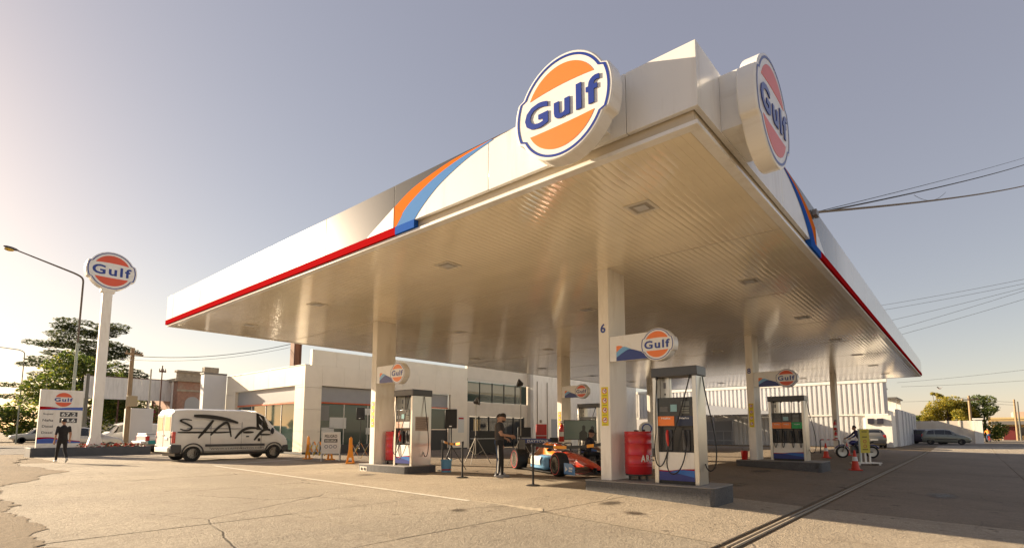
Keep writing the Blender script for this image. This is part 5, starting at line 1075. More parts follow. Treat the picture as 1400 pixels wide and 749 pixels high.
link('wing_lettering', fit_text('DAYTONA', .8, .09, RWH, .001, .02), rw, frame((-1.675, 0, .93), (0, 1, 0), (0, 0, 1)))
mb = MB(); mb.tube(bez((.75, 0, .66), (.7, 0, .86), (.5, .30, .95), (-.2, .28, .88)), .022, 8); mb.tube(bez((.75, 0, .66), (.7, 0, .86), (.5, -.30, .95), (-.2, -.28, .88)), .022, 8); mb.build('halo', CARB, rc, smooth=60)
mb = MB(); mb.box(-2.25, -1.2, -.16, .16, .12, .34); mb.build('gearbox', mat('gearbox_gold', (.34, .25, .11), .4, metal=.6), rc, bevel=.03)
mb = MB(); mb.lathe([(.12, 0), (.15, 0), (.15, .3), (.12, .3)], 14, T(-2.1, 0, .40) @ Matrix.Rotation(R(90), 4, 'Y'), close=True); mb.build('exhaust', STEEL, rc)
# ------------------------------------------------------------------ stanchions with belts
def stanchion(label, x, y):
    t = thing('stanchion', label, 'stanchion', (x, y, gz(x, y) + .006), 0, 'black belt stanchions round the race car')
    mb = MB(); mb.lathe([(0, 0), (.17, 0), (.17, .012), (.12, .03), (.03, .04), (.03, .06), (0, .06)], 24); mb.build('base', BLACK, t, smooth=40)
    mb = MB(); mb.cyl((0, 0, .04), (0, 0, .90), .026, n=14); mb.build('post', BLACK, t); mb = MB(); mb.cyl((0, 0, .90), (0, 0, .985), .034, n=14); mb.build('belt_head', BLACK, t, bevel=.004); return t
stanchion('black belt stanchion left of the man, with yellow striped belt', 10.24, 10.60); stanchion('black belt stanchion in front of the race car wheel', 9.81, 7.79); stanchion('black belt stanchion seen between the red drum and the near pump', 13.4, 7.25); stanchion('black belt stanchion beside the black speaker stand', 11.62, 12.95)
def belt(label, a, c_, m, patches=None, nm='barrier_belt'):
    t = thing(nm, label, 'barrier belt', a); A, C_ = Vector((0, 0, 0)), Vector(c_) - Vector(a)
    mb = MB(); n = 10; pts = [A.lerp(C_, k / n) + Vector((0, 0, -.06 * 4 * (k / n) * (1 - k / n))) for k in range(n + 1)]; up = Vector((0, 0, .035)); nrm = C_.cross(Vector((0, 0, 1))).normalized() * .002
    for k in range(n):
        if patches: mb.use(1 if patches(k) else 0)
        p, q = pts[k], pts[k + 1]
        mb.add([p - up - nrm, q - up - nrm, q + up - nrm, p + up - nrm, p - up + nrm, q - up + nrm, q + up + nrm, p + up + nrm], [(0, 1, 2, 3), (4, 7, 6, 5), (0, 4, 5, 1), (3, 2, 6, 7)])
    mb.build('webbing', [m, mat('belt_orange', (.75, .30, .02), .5)] if patches else m, t, smooth=0); return t
belt('black barrier belt with orange labels from stanchion to column 6', (9.83, 7.76, .945), (10.05, 6.1, .98), BLACK, lambda k: k in (3, 4, 8))
belt('black barrier belt from the far stanchion across to column 6', (13.38, 7.24, .90), (10.8, 6.1, .98), BLACK, lambda k: k in (3, 8))
belt('yellow and black barrier belt beside the speaker stand', (10.25, 10.63, .95), (11.60, 12.92, .95), BLACK, lambda k: k % 3 != 0)
# ------------------------------------------------------------------ tripods
def tripod(t, h, spread, m, foot=.75):
    mb = MB(); mb.cyl((0, 0, .25), (0, 0, h), .018, n=10); mb.build('pole', m, t)
    mb = MB(); mb.cyl((0, 0, foot - .05), (0, 0, foot + .05), .035, n=10); mb.build('collar', BLACK, t); mb = MB(); mb.cyl((0, 0, .3), (0, 0, .38), .03, n=10); mb.build('lower_collar', BLACK, t)
    for k in range(3):
        a = 2 * pi * k / 3 + .5; mb = MB(); mb.cyl((0, 0, foot), (spread * cos(a), spread * sin(a), .012), .013, n=8); mb.cyl((0, 0, .33), (spread * .5 * cos(a), spread * .5 * sin(a), foot * .5), .009, n=6); mb.build('leg', m, t)
def flood(label, x, y, h, hd):
    t = thing('tripod_light', label, 'flood light', (x, y, gz(x, y) + .006), hd, 'flood lights on tripods'); tripod(t, h - .18, .62, mat('tripod_grey', (.30, .28, .25), .4, metal=.5), 1.05)
    M4 = T(.02, 0, h - .12) @ Matrix.Rotation(R(75), 4, 'Y'); mb = MB(); mb.lathe([(0, -.12), (.06, -.11), (.10, -.03), (.165, .08), (.17, .10), (.155, .10), (.09, -.01), (0, -.03)], 20, M4); mb.build('lamp_head', BLACK, t, smooth=40)
    mb = MB(); mb.lathe([(0, .05), (.14, .075)], 16, M4); mb.build('lamp_glass', mat('lamp_glass', (.5, .5, .48), .1), t)
flood('shorter black flood light on tripod left of the man', 14.95, 14.74, 2.55, R(-60)); flood('taller black flood light on tripod behind the race car rear wheel', 15.41, 12.82, 3.18, R(140))
def speaker(label, x, y, h, hd):
    t = thing('speaker_on_stand', label, 'speaker', (x, y, gz(x, y) + .006), hd, 'black loudspeakers on stands'); tripod(t, h - .5, .5, BLACK, .8)
    mb = MB(); mb.prism([(-.17, -.20), (.17, -.16), (.17, .16), (-.17, .20)], h - .62, h); mb.build('cabinet', BLACK, t, bevel=.02)
    mb = MB(); mb.box(-.178, -.171, -.185, .185, h - .6, h - .02); mb.build('grille', mat('speaker_grille', (.03, .03, .03), .5, bump=.6, bscale=200), t); mb = MB(); mb.box(-.181, -.179, -.03, .05, h - .57, h - .54); mb.build('badge', CHROME, t)
speaker('black loudspeaker on stand in front of the left shop window', 15.97, 24.2, 2.50, R(40)); speaker('black loudspeaker on stand between the bucket and the belt stanchion', 11.95, 12.9, 1.98, R(40))
# ------------------------------------------------------------------ screen, cases and desk behind the car
t = thing('display_screen', 'large flat display screen showing two dark figures, behind the race car', 'screen', (17.2, 11.35, 0), R(-48 - 0))
mb = MB(); mb.box(-.62, .62, -.03, .03, .95, 1.70); mb.build('bezel', BLACK, t, bevel=.01)
mb = MB(); mb.box(-.60, .60, -.034, -.0305, .97, 1.68); mb.build('panel', mat('screen_green_grey', (.20, .27, .24), .12), t)
for cx_, h_ in ((.13, .55), (.46, .52)):
    mb = MB(); po = [(cx_ - .17, .0), (cx_ + .14, 0), (cx_ + .14, h_ * .45), (cx_ + .06, h_ * .58), (cx_ + .075, h_ * .85), (cx_ + .02, h_ * .98), (cx_ - .05, h_ * .9), (cx_ - .05, h_ * .62), (cx_ - .16, h_ * .45)]
    mb.prism([(p[0], .975 + p[1]) for p in po], -.0365, -.0345, 'y'); mb.build('screen_figure', mat('screen_dark', (.045, .055, .05), .15), t, smooth=0)
mb = MB(); mb.cyl((0, .02, 0), (0, .02, 1.0), .03, n=10); mb.build('stand_pole', BLACK, t); mb = MB(); mb.box(-.4, .4, -.25, .25, 0.006, .03); mb.build('stand_base', BLACK, t)
def case(label, x, y, sx, sy, z0, z1, m, rz=0.):
    t = thing('equipment_case', label, 'case', (x, y, 0.006), rz)
    mb = MB(); mb.box(-sx / 2, sx / 2, -sy / 2, sy / 2, z0 + .05, z1); mb.build('box', m, t, bevel=.02)
    for a in (-1, 1):
        for c_ in (-1, 1): mb = MB(); mb.cyl((a * sx * .4, c_ * sy * .4, z0), (a * sx * .4, c_ * sy * .4, z0 + .05), .03, n=8); mb.build('castor', BLACK, t)
    mb = MB(); mb.box(-sx / 2 - .01, sx / 2 + .01, -sy / 2 - .01, sy / 2 + .01, (z0 + z1) * .66, (z0 + z1) * .66 + .03); mb.build('lid_trim', ALU, t); return t
case('black equipment case behind the race car rear wheel', 19.0, 15.6, .8, .6, 0, 1.45, BLACK, R(40)); case('dark tool trolley in front of the hall doors', 21.6, 20.6, 1.6, .6, 0, 1.3, BLACK, R(0)); case('red tool case standing beside the black equipment case', 19.9, 15.3, .3, .5, 0, 1.6, RED, R(40))
t = thing('folding_desk', 'grey folding desk with laptop beyond the race car', 'desk', (18.6, 13.6, .006), R(40))
mb = MB(); mb.box(-.8, .8, -.35, .35, .72, .75); mb.build('top', mat('desk_grey', (.4, .38, .34), .5), t)
for a in (-.75, .75):
    for c_ in (-.3, .3): mb = MB(); mb.cyl((a, c_, 0), (a, c_, .72), .018, n=8); mb.build('leg', GREYPAINT, t)
t = thing('laptop', 'open black laptop on the folding desk', 'laptop', (18.6, 13.6, .757), R(-50)); mb = MB(); mb.box(-.18, .18, -.12, .12, 0, .02); mb.build('keyboard', BLACK, t); mb = MB(); mb.obox((0, .14, .13), (.36, .012, .24), Matrix.Rotation(R(-12), 3, 'X')); mb.build('lid', BLACK, t)
# ------------------------------------------------------------------ folding barriers and notice board
def barrier(label, x, y, hd, n=4, lean=0.):
    t = thing('folding_barrier', label, 'barrier', (x, y, .006), hd, 'orange folding barriers by the shop corner')
    Ln = .36 * n
    for sx in (0, Ln):
        mb = MB(); mb.prism([(sx - .17, .0), (sx - .09, .0), (sx - .055, .24), (sx + .055, .24), (sx + .09, 0), (sx + .17, 0), (sx + .075, .55), (sx + .06, .98), (sx, 1.06), (sx - .06, .98), (sx - .075, .55)], -.03, .03, 'y'); mb.build('end_post', ORANGE, t, bevel=.008)
        mb = MB(); mb.box(sx - .16, sx + .16, -.16, .16, 0, .05); mb.build('foot', ORANGE, t, bevel=.01)
    for k in range(n):
        for u in (0, 1):
            a = (k * .36 + .03, (.18 if u == 0 else .80)); c_ = (k * .36 + .36, (.80 if u == 0 else .18)); yy = .012 if u else -.012
            mb = MB(); mb.use(0); L_ = 4
            for q in range(L_):
                mb.use(q % 2); p0 = (a[0] + (c_[0] - a[0]) * q / L_, yy, a[1] + (c_[1] - a[1]) * q / L_); p1 = (a[0] + (c_[0] - a[0]) * (q + 1) / L_, yy, a[1] + (c_[1] - a[1]) * (q + 1) / L_); mb.bar(p0, p1, .075, .012)
            mb.build('lattice_bar', [ORANGE, mat('lattice_white', (.7, .68, .6), .5)] if u else [mat('lattice_yellow', (.72, .52, .06), .5), mat('lattice_white')], t)
    return t
barrier('orange folding barrier behind the notice board, nearer the shop corner', 12.55, 23.2, R(-78), 4); barrier('orange folding barrier with white lattice beside the left pump island', 11.85, 18.6, R(-40), 5)
t = thing('notice_board', 'white framed danger notice board standing between the orange barriers', 'notice board', (12.25, 20.75, .006), R(-38))
mb = MB(); mb.box(-.36, .36, -.012, .012, .34, 1.22); mb.build('board', mat('board_white', (.72, .72, .72), .5), t)
for a in (-.37, .37): mb = MB(); mb.box(a - .02, a + .02, -.02, .02, 0, 1.24); mb.build('frame_post', ALU, t)
for z in (.33, 1.23): mb = MB(); mb.box(-.35, .35, -.019, .019, z - .018, z + .018); mb.build('frame_rail', ALU, t)
for a in (-.37, .37): mb = MB(); mb.bar((a, .02, 1.2), (a, .4, 0), .03, .03); mb.build('rear_leg', ALU, t)
F = frame((0, -.014, 0), (1, 0, 0), (0, 0, 1))
link('notice_text', fit_text('PELIGRO', .5, .13, mat('print_black'), .001, .02), t, F @ T(0, 1.06, 0)); mb = MB(); mb.box(-.27, .27, .80, .94, 0, .002); nb = mb.build('notice_bar', BLACK, t, F); link('notice_text', fit_text('DESCARGA', .46, .085, mat('sticker_white'), .001, .02), nb, T(0, .87, .003))
for k in range(3): mb = MB(); mb.lathe([(.05, 0), (.075, 0), (.075, .002), (.05, .002)], 16, F @ T(-.18 + .18 * k, .62, 0), close=True); mb.box(-.02 - .18 + .18 * k, .02 - .18 + .18 * k, -.016, -.0145, .57, .67) if False else None; mb.build('notice_symbol', mat('print_grey_blue', (.15, .17, .25), .5), t)
# ------------------------------------------------------------------ right-hand forecourt furniture
def cone(label, x, y):
    t = thing('traffic_cone', label, 'traffic cone', (x, y, gz(x, y) + .006), R(20), 'red traffic cones'); CR = mat('cone_red', (.62, .04, .015), .5)
    mb = MB(); mb.prism([(-.19, -.19), (.19, -.19), (.19, .19), (-.19, .19)], 0, .035); mb.build('base', CR, t, bevel=.008)
    mb = MB(); mb.lathe([(0, .03), (.145, .035), (.125, .12), (.028, .72), (.02, .73), (0, .73)], 20); mb.build('body', CR, t, smooth=40)
    mb = MB(); mb.lathe([(.094, .34), (.070, .49), (.072, .49), (.096, .34)], 20, close=True); mb.build('reflective_band', mat('cone_white', (.72, .72, .7), .4), t)
cone('red traffic cone standing in front of the yellow sign', 22.9, 3.25); cone('red traffic cone beside the striped barrier frame', 30.3, 5.5); cone('red traffic cone standing between column and motorcycle', 34.6, 5.25)
t = thing('pipe_barrier', 'red and white striped pipe barrier around the far column', 'barrier', (35.9, 6.3, gz(36, 6.3)), R(-50))
pts = [(-.55, 0, 0), (-.55, 0, .72), (-.5, 0, .80), (.5, 0, .80), (.55, 0, .72), (.55, 0, 0)]
for s_ in (pts[:3], pts[3:]): mb = MB(); mb.tube(s_, .03, 8); mb.build('post', BLACK, t)
for k in range(6): mb = MB(); mb.cyl((-.5 + k / 6, 0, .80), (-.5 + (k + 1) / 6, 0, .80), .031, n=10); mb.build('rail_section', RED if k % 2 == 0 else mat('cone_white'), t)
def extinguisher(label, x, y, z):
    t = thing('fire_extinguisher', label, 'fire extinguisher', (x, y, z), 0, 'fire extinguishers')
    mb = MB(); mb.lathe([(0, 0), (.075, 0), (.085, .02), (.085, .42), (.06, .49), (.025, .52), (.025, .56), (0, .56)], 18); mb.build('cylinder', RED, t, smooth=40); mb = MB(); mb.box(-.02, .02, -.09, .03, .56, .60); mb.box(-.02, .02, -.09, .03, .62, .64); mb.build('valve', BLACK, t)
    mb = MB(); mb.tube(bez((0, .02, .56), (.14, .02, .6), (.14, .0, .3), (.10, 0, .12)), .012, 6); mb.build('hose', BLACK, t); mb = MB(); mb.lathe([(.086, .16), (.0862, .30), (.0864, .30), (.0864, .16)], 18, close=True); mb.build('label', mat('cone_white'), t)
    return t
extinguisher('red fire extinguisher hanging on the far right column', 38.0, 6.32, 1.35); extinguisher('second red fire extinguisher below it on the far right column', 38.0, 6.30, .72); e_ = extinguisher('large dark red extinguisher beside the column behind the screen', 20.35, 14.45, .8); e_.scale = (1.5, 1.5, 1.5)
t = thing('sandwich_sign', 'yellow notice sign on a white stand beside the motorcycle', 'sign', (26.8, 3.42, gz(26.8, 3.4) + .006), R(-50))
mb = MB(); mb.box(-.20, .20, -.03, .03, .50, 1.50); mb.build('panel', mat('sign_yellow', (.68, .55, .07), .45), t, bevel=.006); mb = MB(); mb.box(-.235, -.203, -.035, .035, .10, 1.50); mb.build('frame_side', mat('frame_pale', (.5, .58, .55), .5), t)
for a in (-.19, 0, .19): mb = MB(); mb.box(a - .03, a + .03, -.025, .025, .08, .5); mb.build('post', WHITEM, t)
mb = MB(); mb.box(-.5, .5, -.28, .28, .06, .11); mb.build('base', WHITEM, t, bevel=.01)
for a in (-.42, .42): mb = MB(); mb.box(a - .04, a + .04, -.26, .26, 0, .06); mb.build('foot', WHITEM, t)
for z, wd_ in ((1.36, .22), (1.14, .20), (.62, .22)): mb = MB(); mb.box(-wd_ / 2, wd_ / 2, -.033, -.031, z, z + .05); mb.build('text_line', mat('sign_brown', (.25, .18, .03), .5), t)
for k in range(2): mb = MB(); mb.lathe([(.05, 0), (.07, 0), (.07, .002), (.05, .002)], 16, frame((0, -.031, .98 - k * .2), (1, 0, 0), (0, 0, 1)), close=True); mb.build('round_mark', mat('sticker_red'), t)
def pedestal(label, x, y, s_=1.):
    t = thing('air_pedestal', label, 'air pump', (x, y, gz(x, y) + .006), R(-50), 'white air pedestals'); t.scale = (s_, s_, s_); PW_ = mat('pedestal_white', (.66, .66, .63), .4, coat=.2)
    mb = MB(); mb.prism([(-.16, -.12), (.16, -.12), (.16, .12), (-.16, .12)], 0, 1.25); mb.build('column', PW_, t, bevel=.03); mb = MB(); mb.lathe([(0, 0), (.21, 0), (.22, .02), (.22, .2), (.2, .22), (0, .22)], 20, frame((0, .11, 1.35), (1, 0, 0), (0, 0, 1)) @ T(0, 0, .0)); mb.build('gauge_head', PW_, t, smooth=40)
    mb = MB(); mb.lathe([(.13, .225), (.17, .225), (.17, .228), (.13, .228)], 20, frame((0, .11, 1.35), (1, 0, 0), (0, 0, 1)), close=True); mb.build('gauge_ring', G_BLUE, t); mb = MB(); mb.tube([(.2 * cos(a) * .6, -.15, .75 + .2 * sin(a)) for a in [2 * pi * k / 16 for k in range(17)]], .016, 6); mb.build('hose', BLACK, t)
    mb = MB(); mb.box(-.14, .14, -.125, -.121, .2, .5); mb.build('blue_panel', BLUE, t)
pedestal('white air pedestal with round gauge seen beside the near pump', 16.3, 8.15, 1.0); pedestal('white air pedestal with round gauge beyond column 8', 42.5, 10.6, 1.25)
# motorcycle and rider
MX, MY = 32.2, 4.45
mo = thing('motorcycle', 'dark motorcycle with blue tank behind the yellow sign', 'motorcycle', (MX, MY, gz(MX, MY) + .006), R(118))
for x in (-.68, .68):
    M4 = T(x, 0, .31) @ Matrix.Rotation(R(90), 4, 'X'); mb = MB(); mb.lathe([(.22, -.05), (.28, -.055), (.31, 0), (.28, .055), (.22, .05)], 24, M4, close=True); wq = mb.build('wheel', TYRE, mo, smooth=50)
    mb = MB(); mb.lathe([(.0, -.02), (.22, -.03), (.22, .03), (0, .02)], 20, M4); mb.build('rim', RIM, wq)
mb = MB(); mb.loft([oval(x, w_, a, c_, 10) for x, w_, a, c_ in ((.35, .06, .70, .82), (.2, .14, .66, .92), (-.05, .13, .66, .86), (-.15, .08, .68, .80))]); mb.build('tank', mat('moto_blue', (.03, .03, .18), .25, coat=.6), mo, smooth=60)
mb = MB(); mb.loft([oval(x, w_, a, c_, 10) for x, w_, a, c_ in ((-.1, .10, .70, .78), (-.4, .13, .70, .80), (-.75, .10, .78, .86))]); mb.build('seat', BLACK, mo, smooth=60)
mb = MB(); mb.box(-.22, .28, -.14, .14, .28, .64); mb.build('engine', mat('engine_grey', (.12, .12, .12), .4, metal=.6), mo, bevel=.04)
for sy in (-.09, .09): mb = MB(); mb.cyl((.68, sy, .31), (.45, sy, .92), .022, n=8); mb.build('fork', STEEL, mo); mb = MB(); mb.cyl((-.68, sy * 1.2, .31), (-.15, sy, .40), .022, n=8); mb.build('swing_arm', BLACK, mo)
mb = MB(); mb.tube([(.38, -.34, .98), (.42, -.12, 1.0), (.42, .12, 1.0), (.38, .34, .98)], .014, 8); mb.build('handlebar', BLACK, mo); mb = MB(); mb.ell((.55, 0, .86), (.08, .10, .10), 12, 8); mb.build('headlamp', HEADL, mo)
mb = MB(); mb.cyl((-.1, -.16, .34), (-.85, -.20, .45), .05, .04, n=12); mb.build('exhaust', CHROME, mo)
for x in (-.68, .68): mb = MB(); mb.tube([(x + .36 * cos(a), 0, .31 + .36 * sin(a)) for a in [R(30 + 12 * k) for k in range(11)]], .03, 6); mb.build('mudguard', mat('moto_blue'), mo)
ride = dict(hipL=(-.09, -.28, .86), hipR=(.09, -.28, .86), knL=(-.20, .14, .72), knR=(.20, .14, .72), anL=(-.20, -.06, .34), anR=(.20, -.06, .34), toeL=(-.20, .10, .29), toeR=(.20, .10, .29), shL=(-.19, .0, 1.32), shR=(.19, .0, 1.32), elL=(-.30, .20, 1.10), elR=(.30, .20, 1.10), wrL=(-.30, .36, 1.02), wrR=(.30, .36, 1.02), head=(0, .06, 1.47), sleeve=2)
person('person in dark blue jacket sitting astride the motorcycle', (MX, MY, gz(MX, MY) + .006), R(118 - 90), ride, [SKIN, mat('dark_blue_jacket', (.03, .03, .10), .8), mat('dark_jeans', (.03, .035, .06), .8), BLACK], vox=.02)
# ------------------------------------------------------------------ trees and shrubs
def leaf_mat(name, col, tr=.35):
    m = mat(name, col, .55, var=.35, vscale=.9); N, L, b = nodes_of(m)
    b.inputs['Subsurface Weight'].default_value = 0.; tb = N.new('ShaderNodeBsdfTranslucent'); mx = N.new('ShaderNodeMixShader'); mx.inputs[0].default_value = tr
    src = b.inputs['Base Color'].links[0].from_socket; L.new(src, tb.inputs[0]); L.new(b.outputs[0], mx.inputs[1]); L.new(tb.outputs[0], mx.inputs[2]); L.new(mx.outputs[0], N['Material Output'].inputs[0]); return m
def crown_mesh(blobs, n, size, rnd, flatten=1., up=.3):
    mb = MB(); tot = sum(b[1][0] * b[1][1] + .2 for b in blobs)
    for c, r in blobs:
        for _ in range(max(4, int(n * (r[0] * r[1] + .2) / tot))):
            while True:
                p = Vector((rnd.uniform(-1, 1), rnd.uniform(-1, 1), rnd.uniform(-1, 1)))
                if .25 < p.length < 1: break
            if rnd.random() < .6: p = p.normalized() * rnd.uniform(.75, 1.05)
            q = Vector(c) + Vector((p.x * r[0], p.y * r[1], p.z * r[2])); s_ = size * rnd.uniform(.6, 1.4)
            M3 = Matrix.Rotation(rnd.uniform(0, 6.28), 3, 'Z') @ Matrix.Rotation(rnd.gauss(0, .9 * flatten), 3, 'X') @ Matrix.Rotation(rnd.gauss(0, .6 * flatten), 3, 'Y')
            mb.use(0 if rnd.random() < .55 else (1 if rnd.random() < .7 else 2))
            mb.add([q + M3 @ Vector(v) * s_ for v in ((-.9, 0, 0), (-.2, -.45, .1), (.9, 0, -.12), (-.2, .45, .1))], [(0, 1, 2, 3)])
    return mb
def tree(name, label, x, y, h, blobs, n, size, cols, trunk_r=.22, seed=1, group=None, flatten=1., cat='tree'):
    rnd = random.Random(seed); t = thing(name, label, cat, (x, y, 0), 0, group)
    mb = MB(); top = h * .8; pts = [(0, 0, -.1), (.04 * h * .2, .02, h * .25), (-.05, .05, h * .5), (.05, 0, top)]; mb.tube(pts, [trunk_r, trunk_r * .8, trunk_r * .55, trunk_r * .15], 8); mb.build('trunk', mat('bark_brown', (.10, .07, .05), .9, var=.3, vscale=6, bump=.4, bscale=12), t, smooth=60)
    for c, r in blobs[:14]:
        z0 = min(c[2] - .2, max(h * .18, c[2] * .6)); mb = MB(); mb.tube([(0, 0, z0), (c[0] * .5, c[1] * .5, (z0 + c[2]) / 2), (c[0] * .95, c[1] * .95, c[2])], [trunk_r * .4, trunk_r * .25, .03], 6); mb.build('limb', mat('bark_brown'), t, smooth=60)
    ms = [leaf_mat(k, *v) if k not in _M else _M[k] for k, v in cols]
    crown_mesh(blobs, n, size, rnd, flatten).build('crown', ms, t, smooth=0); return t
rnd = random.Random(11)
CED = [('cedar_green', ((.085, .11, .05), .5)), ('cedar_dark', ((.045, .065, .035), .45)), ('cedar_light', ((.16, .17, .06), .5))]
bl = []
for k in range(84):
    z = 4.4 + 9.8 * (k / 83); rr_ = (7.4 - 4.6 * ((z - 5) / 9.6)) * rnd.uniform(.35, 1.0); a = rnd.uniform(0, 6.28); bl.append(((rr_ * cos(a), rr_ * sin(a) * .8, z + rnd.uniform(-.2, .2)), (rnd.uniform(1.0, 2.0), rnd.uniform(1.0, 1.7), rnd.uniform(.22, .5))))
tree('cedar_tree', 'tall dark cedar with flat layered branches behind the pole sign', 14.5, 80, 14.4, bl, 26000, .17, CED, .42, 5, flatten=.5)
GRN = [('leaf_green', ((.14, .19, .035), .5)), ('leaf_dark_green', ((.06, .095, .022), .45)), ('leaf_yellow_green', ((.32, .30, .04), .5))]
def round_blobs(R_, h0, h1, n, seed):
    r = random.Random(seed); out = []
    for _ in range(n):
        a = r.uniform(0, 6.28); u = r.uniform(0, 1); z = h0 + (h1 - h0) * u; m_ = R_ * sqrt(max(.08, 1 - (2 * u - .9) ** 2)) * r.uniform(.3, .9); s_ = R_ * r.uniform(.22, .42); out.append(((m_ * cos(a), m_ * sin(a), z), (s_, s_, s_ * .8)))
    return out
tree('leafy_tree', 'bright green leafy tree standing in front of the dark cedar', 11.9, 68, 9.0, round_blobs(4.3, 2.2, 8.6, 26, 2), 11000, .17, GRN, .25, 3)
tree('leafy_tree', 'smaller green tree under the white hoarding near the wooden pole', 16.3, 70, 5.6, round_blobs(2.8, 1.2, 5.0, 16, 8), 6000, .16, GRN, .2, 4)
for k, (x, y, h, R_, lab) in enumerate(((6.5, 95, 5.6, 3.0, 'low dark tree on the far left beyond the blue sign'), (2.8, 105, 5.0, 2.8, 'leftmost low tree on the skyline at the frame edge'), (10.2, 92, 5.0, 2.6, 'low dark tree just left of the price board'))):
    tree('distant_tree', lab, x, y, h, round_blobs(R_, 1.0, h - .5, 14, 20 + k), 3200, .2, GRN, .16, 30 + k, 'low trees on the left skyline')
PNK = [('shrub_green', ((.11, .15, .03), .4)), ('shrub_yellow', ((.30, .24, .03), .45)), ('shrub_pink', ((.48, .06, .12), .3))]
tree('flowering_shrub', 'green shrub with pink flowers behind the white van', 15.2, 55.5, 3.6, round_blobs(1.9, .6, 3.3, 12, 41), 3800, .10, PNK, .06, 42, cat='shrub')
YEL = [('leaf_ochre', ((.36, .29, .035), .5)), ('leaf_olive', ((.18, .20, .035), .5)), ('leaf_gold', ((.50, .40, .05), .5))]
tree('autumn_tree', 'ochre yellow tree behind the cream wall above the parked cars', 87, 2.0, 5.6, round_blobs(2.6, 1.2, 5.3, 24, 51), 8500, .12, YEL, .14, 52); tree('autumn_tree', 'orange brown tree left of the ochre one behind the cream wall', 86, 4.0, 4.6, round_blobs(1.9, 1.2, 4.3, 16, 53), 6000, .12, YEL, .12, 54)
tree('leafy_tree', 'rounded yellow-green tree right of the utility pole at the road corner', 89, -1.5, 5.5, round_blobs(2.5, .7, 5.3, 26, 55), 9500, .12, GRN, .14, 56); tree('leafy_tree', 'small bright green tree at the left end of the cream wall', 85, 5.6, 3.9, round_blobs(1.2, 1.6, 3.6, 10, 57), 3500, .11, GRN, .1, 58); tree('leafy_tree', 'thin sparse brown-leaved tree rising above the ochre tree', 93, 3.3, 7.0, round_blobs(1.2, 4.6, 6.6, 7, 59), 1200, .10, YEL, .1, 60)
tree('leafy_tree', 'olive tree filling the gap between the ochre tree and the corner pole', 88, .5, 5.0, round_blobs(2.0, 1.0, 4.7, 18, 61), 6500, .12, YEL, .12, 62)
# ------------------------------------------------------------------ left background buildings
hb_ = thing('blank_hoarding', 'long weathered white hoarding on posts behind the wooden pole', 'hoarding', (11.2, 62, 0))
HW = mat('weathered_hoarding', (.80, .77, .72), .7, var=.1, vscale=2, aniso=(3, 1, .4), dirt=(.42, .38, .32), dscale=1.2, damt=.5)
for k in range(10): pb('board', HW, .755 * k, .755 * k + .745, 0, .06, 4.35, 6.45, par=hb_)
for x in (.3, 2.7, 5.1, 7.2): pb('post', mat('rust_dark'), x, x + .12, .07, .19, 0, 6.3, par=hb_)
pb('top_rail', mat('rust_dark'), 0, 7.55, -.02, .09, 6.452, 6.52, par=hb_)
br = thing('brick_building', 'old pink brick building with stepped parapet and arched window', 'building', (18.3, 60, 0)); BRK = mat('old_pink_brick', (.40, .22, .15), .85, var=.2, vscale=4, bump=.4, bscale=20, dirt=(.45, .38, .28), dscale=1.5, damt=.6); STN = mat('weathered_stone', (.40, .33, .24), .85, var=.25, vscale=3)
pb('wall', BRK, 0, 3.4, 0, .4, 0, 6.3, par=br); pb('side_wall', BRK, 0, .4, .402, 8, 0, 6.3, par=br); pb('cornice', STN, -.25, 3.6, -.25, 8, 6.303, 6.6, par=br); pb('parapet', STN, -.05, 3.45, -.05, .5, 6.603, 7.2, par=br); pb('parapet_cap', STN, -.2, 3.6, -.2, .6, 7.203, 7.42, par=br); pb('corner_block', STN, 2.3, 3.7, -.15, .5, 7.423, 7.95, par=br); pb('band_course', STN, -.08, 3.48, -.08, -.002, 5.3, 5.5, par=br)
mb = MB(); mb.prism([(.7, 3.2), (2.1, 3.2), (2.1, 4.1)] + [(1.4 + .7 * cos(R(15 * k)), 4.1 + .7 * sin(R(15 * k))) for k in range(1, 12)] + [(.7, 4.1)], -.03, -.004, 'y'); mb.build('arched_window', mat('pale_window', (.42, .40, .38), .4), br, smooth=0); pb('tall_window', DKGLASS, 2.6, 3.15, -.02, -.004, 4.0, 6.0, par=br)
pb('drain_pipe', mat('pale_pipe', (.55, .5, .45), .6), -.5, -.35, .1, .25, 0, 6.2, par=br)
wp = thing('white_pillar', 'white rendered gate pillar beside the wooden pole', 'pillar', (11.75, 48.4, 0)); pb('shaft', mat('cool_white_wall'), 0, 1.45, 0, .6, 0, 3.05, par=wp); pb('edge_strip', WHITEM, -.3, -.004, 0, .6, 0, 3.0, par=wp)
bs = thing('road_sign_board', 'large blue road sign board on the far left', 'road sign', (2.2, 62, 0), R(-12)); pb('panel', mat('road_sign_blue', (.01, .05, .20), .4), -.8, 2.7, 0, .06, 1.2, 2.55, par=bs)
for x in (-.3, 1.9): pb('post', GREYPAINT, x, x + .1, .07, .17, 0, 2.5, par=bs)
for z in (2.2, 1.85, 1.5): pb('text_line', mat('sign_pale', (.3, .4, .55), .5), 1.3, 2.4, -.006, -.001, z, z + .12, par=bs, bev=0)
